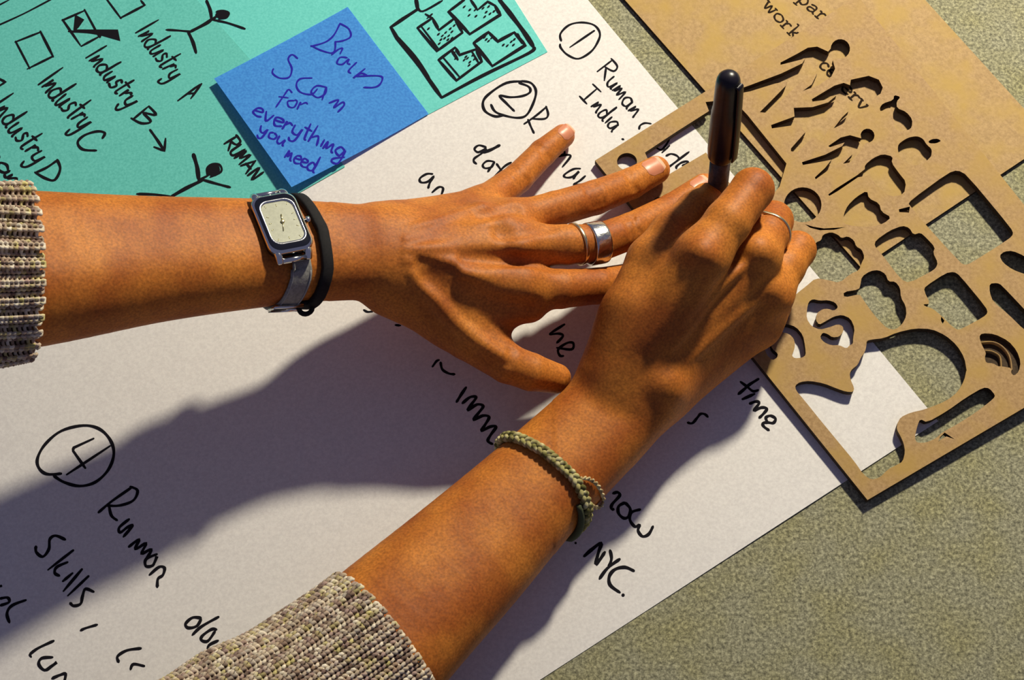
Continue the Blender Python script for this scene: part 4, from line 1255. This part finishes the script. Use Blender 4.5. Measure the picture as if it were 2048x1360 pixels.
def ring(body, c, ax, r_off, hh, ww, name, label, mat, rmax, group=None, tilt=None):
    ths = np.linspace(0, 2 * math.pi, 48, endpoint=False)
    up, side = frame(c, ax)
    rs = []
    for th_ in ths:
        d = math.cos(th_) * up + math.sin(th_) * side
        rs.append(min(np.linalg.norm(body.out(c, d, 0, 24) - c), rmax))
    rs = np.array(rs); rs = (np.roll(rs, 1) + rs + np.roll(rs, -1) + np.roll(rs, 2) + np.roll(rs, -2)) / 5
    tl = tilt or (lambda t: 0)
    q = [(c + (math.cos(t) * up + math.sin(t) * side) * (r_ + r_off) + ax * tl(t), math.cos(t) * up + math.sin(t) * side) for t, r_ in zip(ths, rs)]
    mb = MB(); band(mb, q, hh, ww); o = mb.build(name, mat, None); tag(o, label, 'ring'); return o
fa = P(1130, 490, 41); fb = P(1195, 486, 36); fx = unit(fb - fa)
fx2 = unit(fx + np.array([0, .12, 0]))
ring(LA, P(1191, 487, 36.5), fx2, .35, .65, 4.2, 'finger_ring', 'wide hammered silver ring on the left middle finger', M_silver, 9.6)
ring(LA, P(1154, 490, 39), unit(fx + np.array([0, .22, .0])), .3, .55, .8, 'finger_ring', 'thin pale gold ring on the left middle finger, nearer the knuckle', M_gold, 10.4)
ga = P(1510, 512, 53); gb = P(1546, 442, 38); gx = unit(gb - ga)
ring(RA, ga * .42 + gb * .58, gx, .3, .55, .8, 'finger_ring', 'thin silver ring on a finger of the right hand', M_gold, 12.5)

# ------------------------------------------------------------------ coloured yarn helper
def yarn_mesh(name, strands, r, sides, palette, mat, parent, seg=3, kind='stuff'):
    """strands: list of (n,3) arrays; palette: list of colours; one mesh with colour per vertex"""
    Vs, Fs, Cs = [], [], []; base = 0
    pal = np.array(palette)
    an = np.arange(sides) * 2 * math.pi / sides
    for X in strands:
        n = len(X)
        T = np.gradient(X, axis=0); T /= np.linalg.norm(T, axis=1)[:, None] + 1e-9
        ref = np.tile(np.array([.31, .22, .92]), (n, 1))
        A = np.cross(T, ref); A /= np.linalg.norm(A, axis=1)[:, None] + 1e-9
        Bn = np.cross(T, A)
        R = X[:, None, :] + r * (np.cos(an)[None, :, None] * A[:, None, :] + np.sin(an)[None, :, None] * Bn[:, None, :])
        Vs.append(R.reshape(-1, 3))
        k = n // seg + 2
        ci = rng.integers(0, len(pal), k)
        c = pal[ci] * rng.uniform(.8, 1.2, (k, 1))
        t = np.arange(n) / seg; i0 = t.astype(int); f_ = (t - i0)[:, None]
        col = c[i0] * (1 - f_) + c[i0 + 1] * f_
        Cs.append(np.repeat(col, sides, 0))
        i = np.arange(n - 1)[:, None] * sides; k_ = np.arange(sides)[None]; k2 = (k_ + 1) % sides
        Q = np.stack([i + k_, i + k2, i + sides + k2, i + sides + k_], -1).reshape(-1, 4) + base
        Fs.append(Q); base += n * sides
    o = mesh_obj(name, np.concatenate(Vs), np.concatenate(Fs), mat, parent, True)
    C = np.concatenate(Cs); C = np.concatenate([C, np.ones((len(C), 1))], 1)
    at_ = o.data.attributes.new('yarn_colour', 'FLOAT_COLOR', 'POINT'); at_.data.foreach_set('color', C.astype(np.float32).ravel())
    if kind: o['kind'] = kind
    return o

# ------------------------------------------------------------------ braided bracelet
br = thing('bracelet', 'olive braided cord bracelet with a small end loop on the right wrist', 'bracelet')
bc = P(1085, 976, 28); ba = unit(P(1213, 839, 27) - P(933, 1115, 32))
def wrapR(thetas, shift, off):
    up = np.array([0, 0, 1.0]); up = unit(up - ba * (up @ ba)); side = np.cross(ba, up)
    if side[0] < 0: side = -side                                        # towards the lower right of the arm
    out = []
    for th_ in thetas:
        d = math.cos(th_) * up + math.sin(th_) * side
        out.append((RA.out(bc + ba * shift(th_), d, off), d))
    return out
bs = lambda th_: float(np.interp(math.degrees((th_ + math.pi) % (2 * math.pi) - math.pi), [-180, -110, -70, -20, 30, 70, 110, 180], [1, 2, 3.5, 6.5, 7.0, 4.0, -1.5, 1]))
n_ = 1000; ths = np.linspace(0, 2 * math.pi, n_ + 1)
coarse = wrapR(np.linspace(0, 2 * math.pi, 73), bs, 2.0)
cp = np.array([p for p, d in coarse]); cd = np.array([d for p, d in coarse])
ii = np.linspace(0, 72, n_ + 1)
cpt = np.stack([np.interp(ii, np.arange(73), cp[:, k]) for k in range(3)], 1)
cdt = np.stack([np.interp(ii, np.arange(73), cd[:, k]) for k in range(3)], 1)
olive = [(.24, .22, .07), (.42, .38, .16), (.12, .11, .035), (.58, .52, .28), (.30, .25, .10)]
for k in range(3):
    ph = ths * 17 + k * math.pi * 2 / 3
    X = cpt + ba * (1.55 * np.sin(ph))[:, None] + cdt * (.8 * np.sin(2 * ph))[:, None]
    yarn_mesh('cord_strand', [X], 1.15, 8, olive, M_cord, br, seg=4, kind=None)
loop = [(1160, 958), (1176, 958), (1192, 968), (1203, 985), (1207, 1003), (1198, 1016), (1184, 1012), (1172, 996), (1164, 976), (1160, 958)]
lp = []
for (u, v) in catmull(loop, 5):
    q = None
    for uu in np.arange(0, 40, 2):
        q = RA.hit(u - uu * .6, v - uu * .45, off=1.3)
        if q is not None: break
    if uu > 0: q = P(u, v, q[2] - uu * .08)
    lp.append(q + np.array([0, 0, .6]))
lp = np.array(lp)
t_ = np.linspace(0, 60, len(lp) * 4); lpd = np.stack([np.interp(np.linspace(0, len(lp) - 1, len(lp) * 4), np.arange(len(lp)), lp[:, k]) for k in range(3)], 1)
for k in range(2):
    X = lpd + .42 * np.stack([np.cos(t_ + k * math.pi), np.sin(t_ + k * math.pi), np.sin(t_ * 1.0 + k * math.pi + 1)], 1)
    yarn_mesh('end_loop', [X], .55, 6, [(.52, .40, .20), (.70, .58, .34), (.34, .24, .12)], M_cord, br, seg=4, kind=None)
tail = np.array([p for p, d in wrapR(np.linspace(math.radians(58), math.radians(125), 14), lambda t: bs(t) - 4.2, 1.8)])
mb = MB(); mb.tube(tail, np.linspace(1.2, 2.3, 14), 10); mb.build('cord_knot', plain('dark_olive_cord', (.05, .06, .025), .9), br)

# ------------------------------------------------------------------ knitted sleeves
knit = [(.50, .39, .28), (.68, .58, .45), (.33, .23, .16), (.14, .09, .07), (.78, .70, .57), (.40, .28, .24), (.58, .47, .34), (.24, .16, .13), (.66, .57, .44), (.44, .34, .26), (.55, .48, .20)]
def sleeve(cent, ribamp, cuffshift, N, yr, label, rows):
    """cent: list of (u, v, z, Rh, Rv) section centres from the cuff backwards"""
    q = np.array([(*P(u, v, z), rh, rv) for u, v, z, rh, rv in cent])
    q = catmull(q, 12)
    L = np.concatenate([[0], np.cumsum(np.linalg.norm(np.diff(q[:, :3], axis=0), axis=1))])
    tot = L[-1]; M = rows
    def section(w):
        c = np.stack([np.interp(w, L, q[:, k]) for k in range(5)], -1)
        c2_ = np.stack([np.interp(w + 3, L, q[:, k]) for k in range(3)], -1); c1_ = np.stack([np.interp(w - 3, L, q[:, k]) for k in range(3)], -1)
        t = c2_ - c1_; t /= np.linalg.norm(t, axis=-1, keepdims=True) + 1e-9
        up = np.array([0, 0, 1.0]) - t * t[..., 2:3]; up /= np.linalg.norm(up, axis=-1, keepdims=True)
        sd = np.cross(t, up)
        return c, t, up, sd
    def S(th_, w, rad):
        w = np.clip(w, 1.0, tot - 4)
        c, t, up, sd = section(w)
        fold = 1.6 * np.sin(w / 9 + 2.2 * np.cos(th_)) * np.clip((w - 25) / 40, 0, 1) + 1.0 * np.sin(3 * th_ + w / 17)
        rh = c[..., 3] + rad + fold; rv = c[..., 4] + rad + fold
        return c[..., :3] + up * (rv * np.cos(th_))[..., None] + sd * (rh * np.sin(th_))[..., None] + t * (-cuffshift(th_) * np.exp(-w / 60))[..., None]
    hgt = (tot - 8) / M
    strands = []
    per_ = 10
    for k in range(M):
        x = np.linspace(0, N, N * per_ + 1); t = 2 * math.pi * x
        xx = x + .17 * np.sin(2 * t)
        rib = np.cos(math.pi * x)
        rad = .9 + ribamp * rib - .55 * np.cos(2 * t)
        w = 2 + k * hgt - .62 * hgt * np.cos(t) + rng.normal(0, .12, len(x)).cumsum() * 0 
        strands.append(S(xx * 2 * math.pi / N, w, rad))
    # lining: the knitted tube itself
    nt, nw = 96, 60
    th_ = np.linspace(0, 2 * math.pi, nt, endpoint=False); V = []
    for w in np.linspace(2.5, tot - 5, nw): V.append(S(th_, np.full(nt, w), np.full(nt, -.9)))
    V = np.concatenate(V); F = []
    for j in range(nw - 1):
        for i in range(nt):
            F.append((j * nt + i, (j + 1) * nt + i, (j + 1) * nt + (i + 1) % nt, j * nt + (i + 1) % nt))
    lin = mesh_obj('sleeve', V, F, grain_mat('knit_base', (.10, .07, .05), (.24, .18, .12), 900, .9), per, True)
    lin['label'] = label
    yarn_mesh('knit_stitches', strands, yr, 5, knit, M_yarn, lin, seg=4)
    return lin
deg = math.degrees
# angle 0 is up; sd for an axis running to the left (-x) points to +y
sleeve([(66, 540, 116, 35, 29), (-20, 546, 122, 36, 31), (-110, 552, 129, 37, 32), (-200, 556, 135, 38, 33)], 1.7,
       lambda th_: -1.0 + 2.6 * np.cos(th_) + 2.6 * np.sin(th_), 62, .8, 'oatmeal marled knit cuff on the left arm', 20)
sleeve([(787, 1302, 36, 40, 30), (660, 1396, 40, 40, 33), (520, 1493, 46, 40, 35), (380, 1575, 52, 44, 38), (230, 1640, 60, 49, 43), (80, 1700, 64, 50, 45)], .7,
       lambda th_: 1.5 * np.cos(th_), 66, .85, 'oatmeal marled knit sleeve on the right arm', 68)
